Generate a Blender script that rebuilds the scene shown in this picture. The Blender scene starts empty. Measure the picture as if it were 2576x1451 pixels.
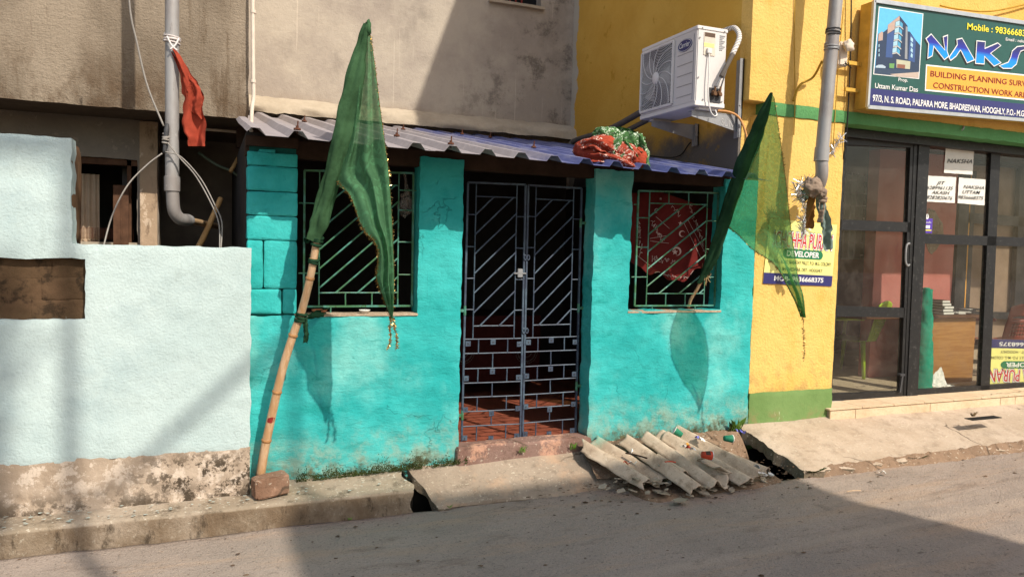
import bpy, bmesh, math, random
from mathutils import Vector, Matrix, noise
R = math.radians
rnd = random.Random(7)
S = bpy.context.scene
COL = S.collection

# ------------------------------------------------------------------ camera, sky, sun, exposure
CAM = Vector((0, -5.0, 1.76)); FPX = 1880.0
PITCH, ROLL, YAW = R(3.25), R(1.48), R(22.35)
_f = Vector((math.sin(YAW)*math.cos(PITCH), math.cos(YAW)*math.cos(PITCH), -math.sin(PITCH)))
_r0 = Vector((math.cos(YAW), -math.sin(YAW), 0)); _u0 = _r0.cross(_f)
_r = _r0*math.cos(ROLL) + _u0*math.sin(ROLL); _u = _u0*math.cos(ROLL) - _r0*math.sin(ROLL)
cd = bpy.data.cameras.new('camera'); cam = bpy.data.objects.new('camera', cd); COL.objects.link(cam)
cd.sensor_width = 36; cd.lens = FPX/2576*36; cd.clip_end = 400; cd.clip_start = .05
cam.matrix_world = Matrix(((_r.x, _u.x, -_f.x, CAM.x), (_r.y, _u.y, -_f.y, CAM.y), (_r.z, _u.z, -_f.z, CAM.z), (0, 0, 0, 1)))
S.camera = cam
SA, SB = .38, 1.07                       # light travels (-SA, +1, -SB)
sun_dir = Vector((SA, -1, SB)).normalized()
w = bpy.data.worlds.new('World'); S.world = w; w.use_nodes = True
bgn = w.node_tree.nodes['Background']
sky = w.node_tree.nodes.new('ShaderNodeTexSky'); sky.sky_type = 'NISHITA'; sky.sun_disc = False
sky.sun_elevation = math.asin(sun_dir.z); sky.sun_rotation = math.atan2(sun_dir.x, sun_dir.y)
sky.air_density = 1.3; sky.dust_density = 2.5
w.node_tree.links.new(sky.outputs[0], bgn.inputs[0]); bgn.inputs[1].default_value = .15
sl = bpy.data.lights.new('sun', 'SUN'); so = bpy.data.objects.new('sun', sl); COL.objects.link(so)
sl.energy = 4.2; sl.angle = R(.6); sl.color = (1, .925, .81)
so.rotation_euler = sun_dir.to_track_quat('Z', 'Y').to_euler(); so.location = (3, -8, 12)
S.view_settings.view_transform = 'Standard'; S.view_settings.look = 'None'
S.view_settings.exposure = .24; S.view_settings.gamma = 1; S.view_settings.use_curve_mapping = False

# ------------------------------------------------------------------ helpers
def ray(x, y): return (_r*(x-1288) - _u*(y-725.5) + _f*FPX).normalized()
def PY(x, y, Y=0.): d = ray(x, y); return CAM + d*((Y-CAM.y)/d.y)
def PZ(x, y, Z=0.): d = ray(x, y); return CAM + d*((Z-CAM.z)/d.z)
def PX(x, y, X=0.): d = ray(x, y); return CAM + d*((X-CAM.x)/d.x)
def H(s, k=1.):
    s = s.lstrip('#'); o = []
    for i in (0, 2, 4):
        c = int(s[i:i+2], 16)/255
        o.append((c/12.92 if c <= .04045 else ((c+.055)/1.055)**2.4)*k)
    return (*o, 1)
def nz(x, y, z=0.): return noise.noise(Vector((x, y, z)))

class MB:
    def __init__(s): s.v = []; s.f = []; s.m = []
    def add(s, vs, fs, mi=0):
        b = len(s.v); s.v += [tuple(v) for v in vs]; s.f += [tuple(i+b for i in f) for f in fs]; s.m += [mi]*len(fs); return s
    def box(s, a, b, mi=0):
        x0, y0, z0 = a; x1, y1, z1 = b
        return s.add([(x0,y0,z0),(x1,y0,z0),(x1,y1,z0),(x0,y1,z0),(x0,y0,z1),(x1,y0,z1),(x1,y1,z1),(x0,y1,z1)],
                     [(0,3,2,1),(4,5,6,7),(0,1,5,4),(1,2,6,5),(2,3,7,6),(3,0,4,7)], mi)
    def bar(s, p, q, wd, hd=None, up=(0, 1, 0), mi=0):
        p = Vector(p); q = Vector(q); d = (q-p).normalized(); up = Vector(up)
        if abs(d.dot(up)) > .98: up = Vector((1, 0, 0))
        a = d.cross(up).normalized()*wd/2; b = d.cross(a).normalized()*(hd or wd)/2
        return s.add([p-a-b, p+a-b, p+a+b, p-a+b, q-a-b, q+a-b, q+a+b, q-a+b],
                     [(0,3,2,1),(4,5,6,7),(0,1,5,4),(1,2,6,5),(2,3,7,6),(3,0,4,7)], mi)
    def tube(s, pts, r, n=10, mi=0, cap=True):
        pts = [Vector(p) for p in pts]; N = len(pts); vs = []; prev = None
        rr = r if isinstance(r, (list, tuple)) else [r]*N
        for i, p in enumerate(pts):
            d = (pts[min(i+1, N-1)] - pts[max(i-1, 0)]).normalized()
            if prev is None:
                a = d.cross(Vector((0, 0, 1)) if abs(d.z) < .9 else Vector((1, 0, 0))).normalized()
            else:
                a = (prev - d*prev.dot(d)).normalized()
            prev = a; b = d.cross(a)
            for k in range(n):
                t = 2*math.pi*k/n; vs.append(p + (a*math.cos(t)+b*math.sin(t))*rr[i])
        fs = [(i*n+k, i*n+(k+1) % n, (i+1)*n+(k+1) % n, (i+1)*n+k) for i in range(N-1) for k in range(n)]
        if cap: fs += [tuple(range(n-1, -1, -1)), tuple((N-1)*n+k for k in range(n))]
        return s.add(vs, fs, mi)
    def lathe(s, prof, c=(0, 0, 0), n=20, mat=None, mi=0):
        M = mat or Matrix.Identity(4); c = Vector(c); vs = []
        for (r, z) in prof:
            for k in range(n):
                t = 2*math.pi*k/n; vs.append(c + M @ Vector((r*math.cos(t), r*math.sin(t), z)))
        fs = [(i*n+k, i*n+(k+1) % n, (i+1)*n+(k+1) % n, (i+1)*n+k) for i in range(len(prof)-1) for k in range(n)]
        return s.add(vs, fs, mi)
    def poly(s, pts, mi=0): return s.add(pts, [tuple(range(len(pts)))], mi)
    def prism(s, pts, d, mi=0):
        n = len(pts); d = Vector(d); a = [Vector(p) for p in pts]
        fs = [tuple(range(n)), tuple(range(2*n-1, n-1, -1))] + [(i, n+i, n+(i+1) % n, (i+1) % n) for i in range(n)]
        return s.add(a+[p+d for p in a], fs, mi)
    def grid(s, fn, nu, nv, mi=0):
        vs = [fn(i/nu, j/nv) for j in range(nv+1) for i in range(nu+1)]
        fs = [(j*(nu+1)+i, j*(nu+1)+i+1, (j+1)*(nu+1)+i+1, (j+1)*(nu+1)+i) for j in range(nv) for i in range(nu)]
        return s.add(vs, fs, mi)

WL = {}
def thing(name, label, cat, loc=(0, 0, 0), group=None):
    o = bpy.data.objects.new(name, None); COL.objects.link(o); o.location = loc; o.empty_display_size = .1
    o['label'] = label; o['category'] = cat
    if group: o['group'] = group
    WL[o] = Vector(loc); return o
def obj(name, mb, mats, parent=None, smooth=False, bevel=0, label=None, kind=None, recalc=True, loc=None):
    me = bpy.data.meshes.new(name)
    off = WL[parent] if parent else Vector(loc or (0, 0, 0))
    me.from_pydata([(v[0]-off.x, v[1]-off.y, v[2]-off.z) for v in mb.v], [], mb.f)
    for m in (mats if isinstance(mats, (list, tuple)) else [mats]): me.materials.append(m)
    for p, mi in zip(me.polygons, mb.m): p.material_index = mi
    if recalc or bevel:
        bm = bmesh.new(); bm.from_mesh(me)
        if bevel:
            bmesh.ops.bevel(bm, geom=[e for e in bm.edges if len(e.link_faces) == 2 and e.calc_face_angle(0) > .6], offset=bevel, segments=2, affect='EDGES')
        if recalc: bmesh.ops.recalc_face_normals(bm, faces=bm.faces)
        bm.to_mesh(me); bm.free()
    if smooth:
        for p in me.polygons: p.use_smooth = True
        if smooth == 'auto': me.set_sharp_from_angle(angle=R(38))
    o = bpy.data.objects.new(name, me); COL.objects.link(o)
    if parent: o.parent = parent
    elif loc: o.location = loc
    WL[o] = off
    if label: o['label'] = label
    if kind: o['kind'] = kind
    return o
def tag(o, label, cat, group=None, kind=None):
    o['label'] = label; o['category'] = cat
    if group: o['group'] = group
    if kind: o['kind'] = kind
    return o
def struct(name, mb, m, **k): return obj(name, mb, m, kind='structure', **k)
def copy_tree(o, parent=None):
    c = o.copy(); COL.objects.link(c); c.parent = parent; WL[c] = WL[o]
    for ch in o.children: copy_tree(ch, c)
    return c

# ------------------------------------------------------------------ materials
class NT:
    def __init__(s, name):
        s.m = bpy.data.materials.new(name); s.m.use_nodes = True; s.t = s.m.node_tree; s.b = s.t.nodes['Principled BSDF']
        s.out = s.t.nodes['Material Output']; s.pos = s.n('ShaderNodeNewGeometry').outputs['Position']; s.sep = None
    def n(s, ty, **k):
        x = s.t.nodes.new(ty)
        for a, b in k.items(): setattr(x, a, b)
        return x
    def l(s, a, b): s.t.links.new(a, b)
    def mapped(s, sc, vec=None, rot=(0, 0, 0), loc=(0, 0, 0)):
        mp = s.n('ShaderNodeMapping'); s.l(vec or s.pos, mp.inputs[0]); mp.inputs['Scale'].default_value = sc
        mp.inputs['Rotation'].default_value = rot; mp.inputs['Location'].default_value = loc
        return mp.outputs[0]
    def noise(s, scale, detail=5, rough=.6, vec=None, dist=0.):
        x = s.n('ShaderNodeTexNoise'); s.l(vec or s.pos, x.inputs['Vector']); x.inputs['Scale'].default_value = scale
        x.inputs['Detail'].default_value = detail; x.inputs['Roughness'].default_value = rough; x.inputs['Distortion'].default_value = dist
        return x.outputs[0]
    def vor(s, scale, feat='F1', vec=None):
        x = s.n('ShaderNodeTexVoronoi', feature=feat); s.l(vec or s.pos, x.inputs['Vector']); x.inputs['Scale'].default_value = scale
        return x.outputs['Distance']
    def ramp(s, f, stops):
        x = s.n('ShaderNodeValToRGB'); s.l(f, x.inputs[0]); e = x.color_ramp.elements
        while len(e) < len(stops): e.new(.5)
        for q, (p, c) in zip(e, stops): q.position = p; q.color = c if len(c) == 4 else (*c, 1)
        return x.outputs[0]
    def rng(s, f, a, b, c=0., d=1., smooth=True):
        x = s.n('ShaderNodeMapRange'); x.interpolation_type = 'SMOOTHSTEP' if smooth else 'LINEAR'
        s.l(f, x.inputs['Value'])
        for k, v in zip(('From Min', 'From Max', 'To Min', 'To Max'), (a, b, c, d)): x.inputs[k].default_value = v
        return x.outputs[0]
    def math(s, op, a, b):
        x = s.n('ShaderNodeMath', operation=op)
        for i, v in enumerate((a, b)):
            if isinstance(v, (int, float)): x.inputs[i].default_value = v
            else: s.l(v, x.inputs[i])
        return x.outputs[0]
    def mix(s, f, a, b, mode='MIX'):
        x = s.n('ShaderNodeMix', data_type='RGBA', blend_type=mode)
        for i, v in zip((0, 6, 7), (f, a, b)):
            if isinstance(v, (int, float)): x.inputs[i].default_value = v
            elif isinstance(v, tuple): x.inputs[i].default_value = v
            else: s.l(v, x.inputs[i])
        return x.outputs[2]
    def axis(s, i):
        if not s.sep:
            s.sep = s.n('ShaderNodeSeparateXYZ'); s.l(s.pos, s.sep.inputs[0])
        return s.sep.outputs[i]
    def bump(s, hs):
        prev = None
        for h, d, st in hs:
            x = s.n('ShaderNodeBump'); s.l(h, x.inputs['Height']); x.inputs['Distance'].default_value = d; x.inputs['Strength'].default_value = st
            if prev: s.l(prev, x.inputs['Normal'])
            prev = x.outputs[0]
        s.l(prev, s.b.inputs['Normal'])
    def fin(s, col=None, rough=.85, spec=.25, metal=0.):
        if col is not None:
            if isinstance(col, tuple): s.b.inputs['Base Color'].default_value = col
            else: s.l(col, s.b.inputs['Base Color'])
        if isinstance(rough, (int, float)): s.b.inputs['Roughness'].default_value = rough
        else: s.l(rough, s.b.inputs['Roughness'])
        s.b.inputs['Specular IOR Level'].default_value = spec; s.b.inputs['Metallic'].default_value = metal
        return s.m

def flat(name, c, rough=.6, spec=.3, metal=0., var=.12, scale=14):
    t = NT(name); k = t.noise(scale, 6)
    lo = (*[x*(1-var) for x in c[:3]], 1); hi = (*[min(1, x*(1+var)) for x in c[:3]], 1)
    return t.fin(t.ramp(k, [(.3, lo), (.7, hi)]), rough, spec, metal)

def plaster(name, c0, c1, vs=1.3, grain=70, gd=.004, gs=.6, big=9, bd=.01, stains=(), rough=.92):
    """painted plaster: broad tone change, grain relief and a list of stains (colour, scale, lo, hi, strength, zmask, stretch)"""
    t = NT(name)
    col = t.mix(t.rng(t.noise(vs, 6, .65), .32, .68), c0, c1)
    col = t.mix(t.rng(t.noise(26, 4, .7), .35, .75, 0, .22), col, (*[x*.78 for x in c0[:3]], 1))
    for (c, sc, lo, hi, st, zm, strch) in stains:
        v = t.mapped((1, 1, strch)) if strch != 1 else None
        k = t.rng(t.noise(sc, 7, .68, v), lo, hi, 0, st)
        if zm:
            z = t.axis(2)
            wob = t.math('ADD', z, t.rng(t.noise(5, 5, .65), .2, .8, -zm[2], zm[2], False))
            k = t.math('MULTIPLY', k, t.rng(wob, zm[0], zm[1]))
        col = t.mix(k, col, c)
    g = t.noise(grain, 3, .6); b = t.noise(big, 5, .6)
    t.bump([(b, bd, .7), (g, gd, gs)])
    return t.fin(col, rough, .18)

Mt = {}
def turq_mat():
    t = NT('turquoise_limewash')
    col = t.mix(t.rng(t.noise(1.7, 7, .65), .36, .66), H('#2a9f9c'), H('#42b4b0'))
    col = t.mix(t.rng(t.noise(1.25, 7, .6, t.mapped((1, 1, .8), loc=(2, 0, 5))), .48, .68, 0, .75), col, H('#86cbc1'))
    col = t.mix(t.rng(t.noise(4, 8, .7, t.mapped((.6, 1, 2.2), loc=(5, 1, 2))), .54, .68, 0, .6), col, H('#178a82'))
    col = t.mix(t.rng(t.noise(16, 7, .7, t.mapped((.7, 1, 2))), .60, .70, 0, .6), col, H('#0f7a73'))
    col = t.mix(t.rng(t.noise(7, 6, .65, t.mapped((5, 1, .25))), .60, .72, 0, .35), col, H('#2b7a72'))
    nc = t.n('ShaderNodeTexNoise'); t.l(t.pos, nc.inputs['Vector']); nc.inputs['Scale'].default_value = 3.5; nc.inputs['Detail'].default_value = 6
    vm = t.n('ShaderNodeVectorMath', operation='MULTIPLY_ADD'); t.l(nc.outputs[1], vm.inputs[0]); vm.inputs[1].default_value = (.5, .5, .5); t.l(t.pos, vm.inputs[2])
    ed = t.vor(1.9, 'DISTANCE_TO_EDGE', vm.outputs[0])
    crk = t.math('MULTIPLY', t.rng(ed, .006, .002), t.rng(t.noise(1.4, 4, .6), .52, .60))
    col = t.mix(t.math('MULTIPLY', crk, .4), col, H('#12524d'))
    z = t.math('ADD', t.axis(2), t.rng(t.noise(4, 7, .68), .2, .8, -.16, .16, False))
    z = t.math('ADD', z, t.math('MULTIPLY', t.axis(0), -.035))
    col = t.mix(t.math('MULTIPLY', t.rng(z, .55, .22), t.rng(t.noise(6, 7, .7), .42, .60, .12, .75)), col, H('#93a794'))
    col = t.mix(t.math('MULTIPLY', t.rng(z, .30, .12), t.rng(t.noise(9, 8, .75), .42, .54)), col, H('#5f5a3e'))
    col = t.mix(t.math('MULTIPLY', t.rng(z, .22, .10), t.rng(t.noise(13, 8, .75), .44, .52)), col, H('#22260f'))
    t.bump([(t.noise(13, 7, .66, t.mapped((.7, 1, 1.6))), .010, .8), (t.noise(52, 5, .65, t.mapped((.8, 1, 1.3))), .0045, .9), (crk, -.006, .8)])
    return t.fin(col, .92, .15)
Mt['turq'] = turq_mat()
Mt['turq_block'] = plaster('turquoise_block_paint', H('#2aa29e'), H('#40b4af'), 3, 45, .006, .8, 16, .012, stains=[(H('#0b7a72'), 8, .58, .7, .6, None, 1.)])
Mt['mortar'] = plaster('dark_joint', H('#1f6a64'), H('#1d4a46'), 6)
Mt['pale'] = plaster('pale_blue_roller_paint', H('#afc0be'), H('#bdccc9'), 1.2, 72, .0045, 1., 24, .0035, stains=[
    (H('#90a6ab'), 1.6, .52, .72, .4, None, 1.), (H('#8f9c98'), 5, .60, .70, .35, None, .25), (H('#57534a'), 30, .70, .74, .5, None, 1.)])
def bare_plaster():
    t = NT('bare_stained_plaster')
    col = t.mix(t.rng(t.noise(2.2, 7, .65), .35, .65), H('#b6a491'), H('#a08d79'))
    col = t.mix(t.rng(t.noise(11, 8, .75), .50, .56, 0, .9), col, H('#cdbcaa'))
    x = t.axis(0)
    k = t.math('MULTIPLY', t.rng(t.noise(13, 9, .78), .50, .55, 0, .95), t.math('MULTIPLY', t.rng(x, -.6, -.1), t.rng(t.axis(2), .52, .36)))
    col = t.mix(k, col, H('#3f362b'))
    col = t.mix(t.math('MULTIPLY', t.rng(t.noise(7, 8, .75), .44, .54, 0, .9), t.rng(t.axis(2), .34, .16)), col, H('#4a4035'))
    col = t.mix(t.rng(t.noise(3.2, 7, .7, t.mapped((1, 1, .7), loc=(9, 2, 1))), .52, .66, 0, .7), col, H('#7f6f5e'))
    t.bump([(t.noise(14, 6, .65), .012, .8), (t.noise(80, 3), .003, .6)])
    return t.fin(col, .95, .1)
Mt['bare'] = bare_plaster()
def brown_conc():
    t = NT('weathered_brown_render')
    v = t.mapped((1, 1, .45))
    col = t.mix(t.rng(t.noise(1.5, 6, .6, v), .38, .62), H('#7d7060'), H('#988a78'))
    col = t.mix(t.math('MULTIPLY', t.rng(t.noise(2.2, 8, .7, t.mapped((1.3, 1, .6))), .40, .60, 0, .85), t.rng(t.axis(2), 3.35, 2.75)), col, H('#5c4a39'))
    col = t.mix(t.rng(t.noise(3.5, 7, .7, t.mapped((2.5, 1, .25))), .54, .68, 0, .65), col, H('#5a4938'))
    col = t.mix(t.rng(t.noise(60, 4, .7), .55, .72, 0, .45), col, H('#574635'))
    t.bump([(t.noise(30, 6, .7, t.mapped((1, 1, 1.4))), .012, 1.), (t.noise(75, 4, .65), .006, .9)])
    return t.fin(col, .95, .1)
Mt['brown'] = brown_conc()
def beige_wall():
    t = NT('grey_beige_cement_render')
    col = t.mix(t.rng(t.noise(1.1, 7, .65), .36, .66), H('#9b9085'), H('#b3a899'))
    col = t.mix(t.rng(t.noise(.9, 8, .72, t.mapped((1, 1, .8), loc=(4.1, 0, 1.3))), .52, .72, 0, .6), col, H('#766e66'))
    col = t.mix(t.math('MULTIPLY', t.rng(t.noise(3, 9, .78), .50, .66, 0, .7), t.rng(t.math('ADD', t.axis(0), t.math('MULTIPLY', t.axis(2), -.5)), .6, 1.6)), col, H('#4d4640'))
    col = t.mix(t.rng(t.noise(7, 5, .6, t.mapped((6, 1, .12))), .64, .70, 0, .5), col, H('#cfc2b0'))
    col = t.mix(t.math('MULTIPLY', t.rng(t.noise(3, 8, .7), .44, .58, 0, .6), t.rng(t.axis(2), 3.35, 3.1)), col, H('#8a7763'))
    t.bump([(t.noise(18, 6, .65), .010, .8), (t.noise(70, 3), .003, .6)])
    return t.fin(col, .95, .1)
Mt['beige'] = beige_wall()
Mt['flash'] = plaster('pale_cement_flashing', H('#a39683'), H('#b5a895'), 3, 60, .004, .6, 14, .012)
YW = [(H('#b98a22'), 4, .58, .74, .5, None, .3), (H('#a98a55'), 8, .46, .62, .6, (1.05, .58, .12), 1.), (H('#c79f4a'), 2.2, .50, .66, .55, None, .6), (H('#efd9a0'), 24, .68, .71, .6, None, .4)]
Mt['yellow'] = plaster('yellow_roller_paint', H('#dbb260'), H('#e2bc6e'), 1.0, 44, .008, 1., 20, .006, stains=YW)
def yellow_side():
    t = NT('yellow_paint_side_shade')
    col = t.mix(t.rng(t.noise(1., 6, .6), .36, .66), H('#c89b42'), H('#d4a950'))  # deeper amber than the front; the side's shade is partly in this colour
    zz = t.math('ADD', t.axis(2), t.rng(t.noise(2.6, 6, .65), .2, .8, -.14, .14, False))
    zz = t.math('ADD', zz, t.math('MULTIPLY', t.axis(1), .03))
    col = t.mix(t.rng(zz, 2.92, 2.70), col, H('#66605a'))
    col = t.mix(t.rng(t.noise(5, 6, .7), .60, .68, 0, .5), col, H('#a87d1e'))
    yy = t.math('ADD', t.axis(1), t.rng(t.noise(5, 6, .6), .2, .8, -.10, .10, False))
    col = t.mix(t.rng(yy, 3.12, 3.14), col, H('#b9b2a4'))
    t.bump([(t.noise(44, 4), .006, .9), (t.noise(8, 5), .01, .6)])
    return t.fin(col, .9, .15)
Mt['yside'] = yellow_side()
Mt['green'] = plaster('green_band_paint', H('#568c57'), H('#609763'), 1.5, 44, .007, 1., 18, .006)
Mt['greenlow'] = plaster('green_dado_paint', H('#66824a'), H('#748f56'), 1.8, 60, .003, .5, 12, .006, stains=[
    (H('#8a7a55'), 6, .48, .62, .8, (.46, .28, .08), 1.), (H('#c9cfae'), 20, .66, .69, .8, None, .2)])
def road_mat():
    t = NT('dusty_road')
    col = t.mix(t.rng(t.noise(.9, 7, .65), .35, .66), H('#a49487'), H('#96887c'))
    col = t.mix(t.rng(t.noise(2.2, 8, .7, t.mapped((.35, 2.2, 1))), .48, .66, 0, .6), col, H('#ab927c'))
    col = t.mix(t.rng(t.noise(3.1, 8, .75, t.mapped((.5, 1.6, 1), loc=(3, 1, 0))), .54, .66, 0, .6), col, H('#7d6d60'))
    col = t.mix(t.rng(t.noise(55, 5, .7), .55, .66, 0, .6), col, H('#655a50'))
    col = t.mix(t.rng(t.noise(1.3, 5, .6, t.mapped((.12, 2.6, 1), loc=(2, 4, 0))), .50, .66, 0, .45), col, H('#b3a08e'))
    col = t.mix(t.rng(t.noise(4.5, 8, .75, t.mapped((1, 1.4, 1), loc=(8, 3, 0))), .60, .66, 0, .5), col, H('#7a6c60'))
    col = t.mix(t.rng(t.noise(38, 3, .7, t.mapped((1, 1, 1), loc=(7, 3, 2))), .66, .70, 0, .5), col, H('#c9ab90'))
    col = t.mix(t.rng(t.noise(9, 3, .5, t.mapped((1, 1.6, 1), loc=(1, 8, 2))), .70, .73, 0, .5), col, H('#4b3f35'))
    col = t.mix(t.rng(t.noise(130, 3, .7), .50, .66, 0, .35), col, H('#5f554b'))
    col = t.mix(t.rng(t.noise(110, 3, .7, t.mapped((1, 1, 1), loc=(3, 7, 1))), .58, .68, 0, .35), col, H('#c0b09e'))
    t.bump([(t.noise(9, 6, .65), .018, .7), (t.noise(60, 4, .7), .008, 1.), (t.vor(110), .005, .6)])
    return t.fin(col, .93, .15)
Mt['road'] = road_mat()
def conc(name, a, b, dark, grime=.5, dirt=None):
    t = NT(name)
    col = t.mix(t.rng(t.noise(2.4, 7, .65), .35, .66), H(a), H(b))
    col = t.mix(t.rng(t.noise(8, 9, .75), .50, .64, 0, grime), col, H(dark))
    col = t.mix(t.rng(t.noise(34, 5, .7, t.mapped((1, 1.5, 1))), .60, .64, 0, .6), col, H('#c9bda8'))
    col = t.mix(t.rng(t.noise(50, 4, .7), .55, .7, 0, .45), col, H(dark))
    nc = t.n('ShaderNodeTexNoise'); t.l(t.pos, nc.inputs['Vector']); nc.inputs['Scale'].default_value = 4; nc.inputs['Detail'].default_value = 5
    vm = t.n('ShaderNodeVectorMath', operation='MULTIPLY_ADD'); t.l(nc.outputs[1], vm.inputs[0]); vm.inputs[1].default_value = (.25, .25, .25); t.l(t.pos, vm.inputs[2])
    crk = t.math('MULTIPLY', t.rng(t.vor(.75, 'DISTANCE_TO_EDGE', vm.outputs[0]), .009, .003), t.rng(t.noise(1.1, 4, .6), .44, .52))
    col = t.mix(t.math('MULTIPLY', crk, .75), col, H('#4a3f34'))
    if dirt: col = t.mix(t.rng(t.noise(3.5, 8, .7), dirt[0], dirt[1], 0, .8), col, H(dirt[2]))
    t.bump([(t.noise(16, 7, .7), .012, .8), (t.noise(80, 3, .6), .004, .8)])
    return t.fin(col, .95, .12)
def ledge_mat():
    t = NT('drain_ledge_cement')
    col = t.mix(t.rng(t.noise(2.4, 7, .65), .35, .66), H('#a49583'), H('#92836f'))
    col = t.mix(t.rng(t.noise(8, 9, .75), .50, .64, 0, .7), col, H('#5e5345'))
    col = t.mix(t.rng(t.noise(30, 5, .7, t.mapped((1, 1.5, 1))), .59, .63, 0, .7), col, H('#c6bca9'))
    face = t.rng(t.axis(2), .137, .125)
    col = t.mix(t.math('MULTIPLY', face, t.rng(t.noise(3, 8, .72, t.mapped((1, 1, .7))), .34, .62, .25, .95)), col, H('#6e5c49'))
    col = t.mix(t.math('MULTIPLY', face, t.rng(t.noise(6, 8, .75, t.mapped((1.5, 1, .5), loc=(4, 0, 0))), .52, .64, 0, .85)), col, H('#3f352b'))
    t.bump([(t.noise(16, 7, .7), .012, .8), (t.noise(70, 4, .65), .005, .9)])
    return t.fin(col, .95, .12)
Mt['ledge'] = ledge_mat()
Mt['slab'] = conc('ramp_slab_cement', '#9d8d7b', '#8d7d6c', '#675a4d', .5, (.5, .66, '#b0947a'))
Mt['apron'] = conc('apron_cement', '#b8a692', '#aa9782', '#857462', .45)
Mt['dirt'] = conc('loose_dirt', '#7c6653', '#8d745e', '#4c3e31', .7)
Mt['drain'] = flat('drain_mud_hole_shade', H('#17140f'), .8)  # mud of the drain; also paints the hole's shade on the apron
Mt['darkedge'] = conc('broken_slab_edge', '#6a5f50', '#7b6d5b', '#3f382e', .6)
Mt['step'] = conc('red_oxide_doorstep', '#8a7065', '#7d5d51', '#56443a', .55, (.54, .62, '#c79a80'))
Mt['oxide'] = flat('red_oxide_floor', H('#864a37'), .5, .4, 0, .25, 6)
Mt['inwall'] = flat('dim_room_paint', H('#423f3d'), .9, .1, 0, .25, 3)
Mt['wood'] = flat('old_timber', H('#3b2c23'), .85, .15, 0, .35, 9)
Mt['sill'] = conc('sill_cement', '#b9a48c', '#a8937c', '#75634f', .4)
def roof_mat():
    t = NT('dusty_blue_roof_sheet')
    blue = t.mix(t.rng(t.noise(6, 5), .4, .7), H('#485080'), H('#565e8c'))
    dust = t.mix(t.rng(t.noise(9, 7, .7), .4, .65), H('#8d8688'), H('#9c9597'))
    k = t.math('ADD', t.axis(0), t.rng(t.noise(3, 5, .6, t.mapped((1, .25, 1))), .25, .75, -.35, .35, False))
    k = t.rng(k, 1.75, 2.35)
    streak = t.rng(t.noise(4, 5, .6, t.mapped((6, .6, 1))), .50, .68, 0, .7)
    col = t.mix(k, dust, t.mix(streak, blue, H('#8b8ca2')))
    col = t.mix(t.rng(t.noise(25, 7, .75), .64, .68, 0, .8), col, H('#c9bcae'))
    t.bump([(t.noise(30, 4), .002, .5)])
    return t.fin(col, .55, .4)
Mt['roof'] = roof_mat()
Mt['rust'] = flat('rusty_bolt', H('#5a3626'), .7, .3, .3)
def grille_mat(name, a, b, rust):
    t = NT(name)
    col = t.mix(t.rng(t.noise(10, 6, .7), .42, .62), H(a), H(b))
    col = t.mix(t.rng(t.noise(28, 6, .75), .56, .66, 0, .8), col, H(rust))
    t.bump([(t.noise(120, 3), .002, .5)])
    return t.fin(col, .5, .4)
Mt['gate'] = grille_mat('blue_grey_gate_paint', '#3b4454', '#4d5d6b', '#302f33')
Mt['wing'] = grille_mat('green_grille_paint', '#3f6b47', '#4f8a7d', '#36452f')
Mt['white'] = flat('white_powder_coat', H('#d9d4cf'), .45, .4, 0, .03, 5)
Mt['acside'] = flat('off_white_casing', H('#cfcac6'), .45, .4, 0, .03, 5)
Mt['grey'] = flat('galvanised_steel', H('#8f8f90'), .5, .5, .2)
Mt['dkgrey'] = flat('dark_grey_plastic', H('#3e3e40'), .6)
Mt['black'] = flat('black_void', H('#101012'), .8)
Mt['pvc'] = None
def pvc_mat():
    t = NT('silver_painted_pipe')
    col = t.mix(t.rng(t.noise(5, 6, .65, t.mapped((1, 1, .5))), .4, .64), H('#9a9896'), H('#8b8480'))
    col = t.mix(t.rng(t.noise(40, 5, .7, t.mapped((1, 1, .3))), .60, .7, 0, .6), col, H('#6e6862'))
    col = t.mix(t.rng(t.noise(18, 6, .7), .66, .7, 0, .6), col, H('#bdbab6'))
    return t.fin(col, .5, .45, .15)
Mt['pvc'] = pvc_mat()
Mt['cream'] = flat('cream_conduit', H('#d2c3b2'), .6)
Mt['tanpipe'] = flat('tan_pipe', H('#a68a68'), .6)
Mt['cable_w'] = flat('pale_cable', H('#8f8982'), .7)
Mt['cable_b'] = flat('black_cable', H('#1c1a18'), .6)
Mt['cable_y'] = flat('yellow_painted_wire', H('#b08a2c'), .7)
Mt['ylwstrap'] = flat('tan_hose', H('#c28a52'), .6)
def bamboo_mat():
    t = NT('dry_bamboo')
    col = t.mix(t.rng(t.noise(7, 6, .65, t.mapped((5, 5, .6))), .38, .64), H('#b98e63'), H('#cba985'))
    col = t.mix(t.rng(t.noise(20, 6, .7, t.mapped((3, 3, .4))), .60, .72, 0, .7), col, H('#8a5a36'))
    t.bump([(t.noise(40, 4, .6, t.mapped((4, 4, .3))), .002, .6)])
    return t.fin(col, .5, .35)
Mt['bamboo'] = bamboo_mat()
Mt['node'] = flat('bamboo_node', H('#a87a4e'), .6, .3, 0, .3, 40)
Mt['redpaint'] = flat('red_paint_daub', H('#8e2a26'), .7)
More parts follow.
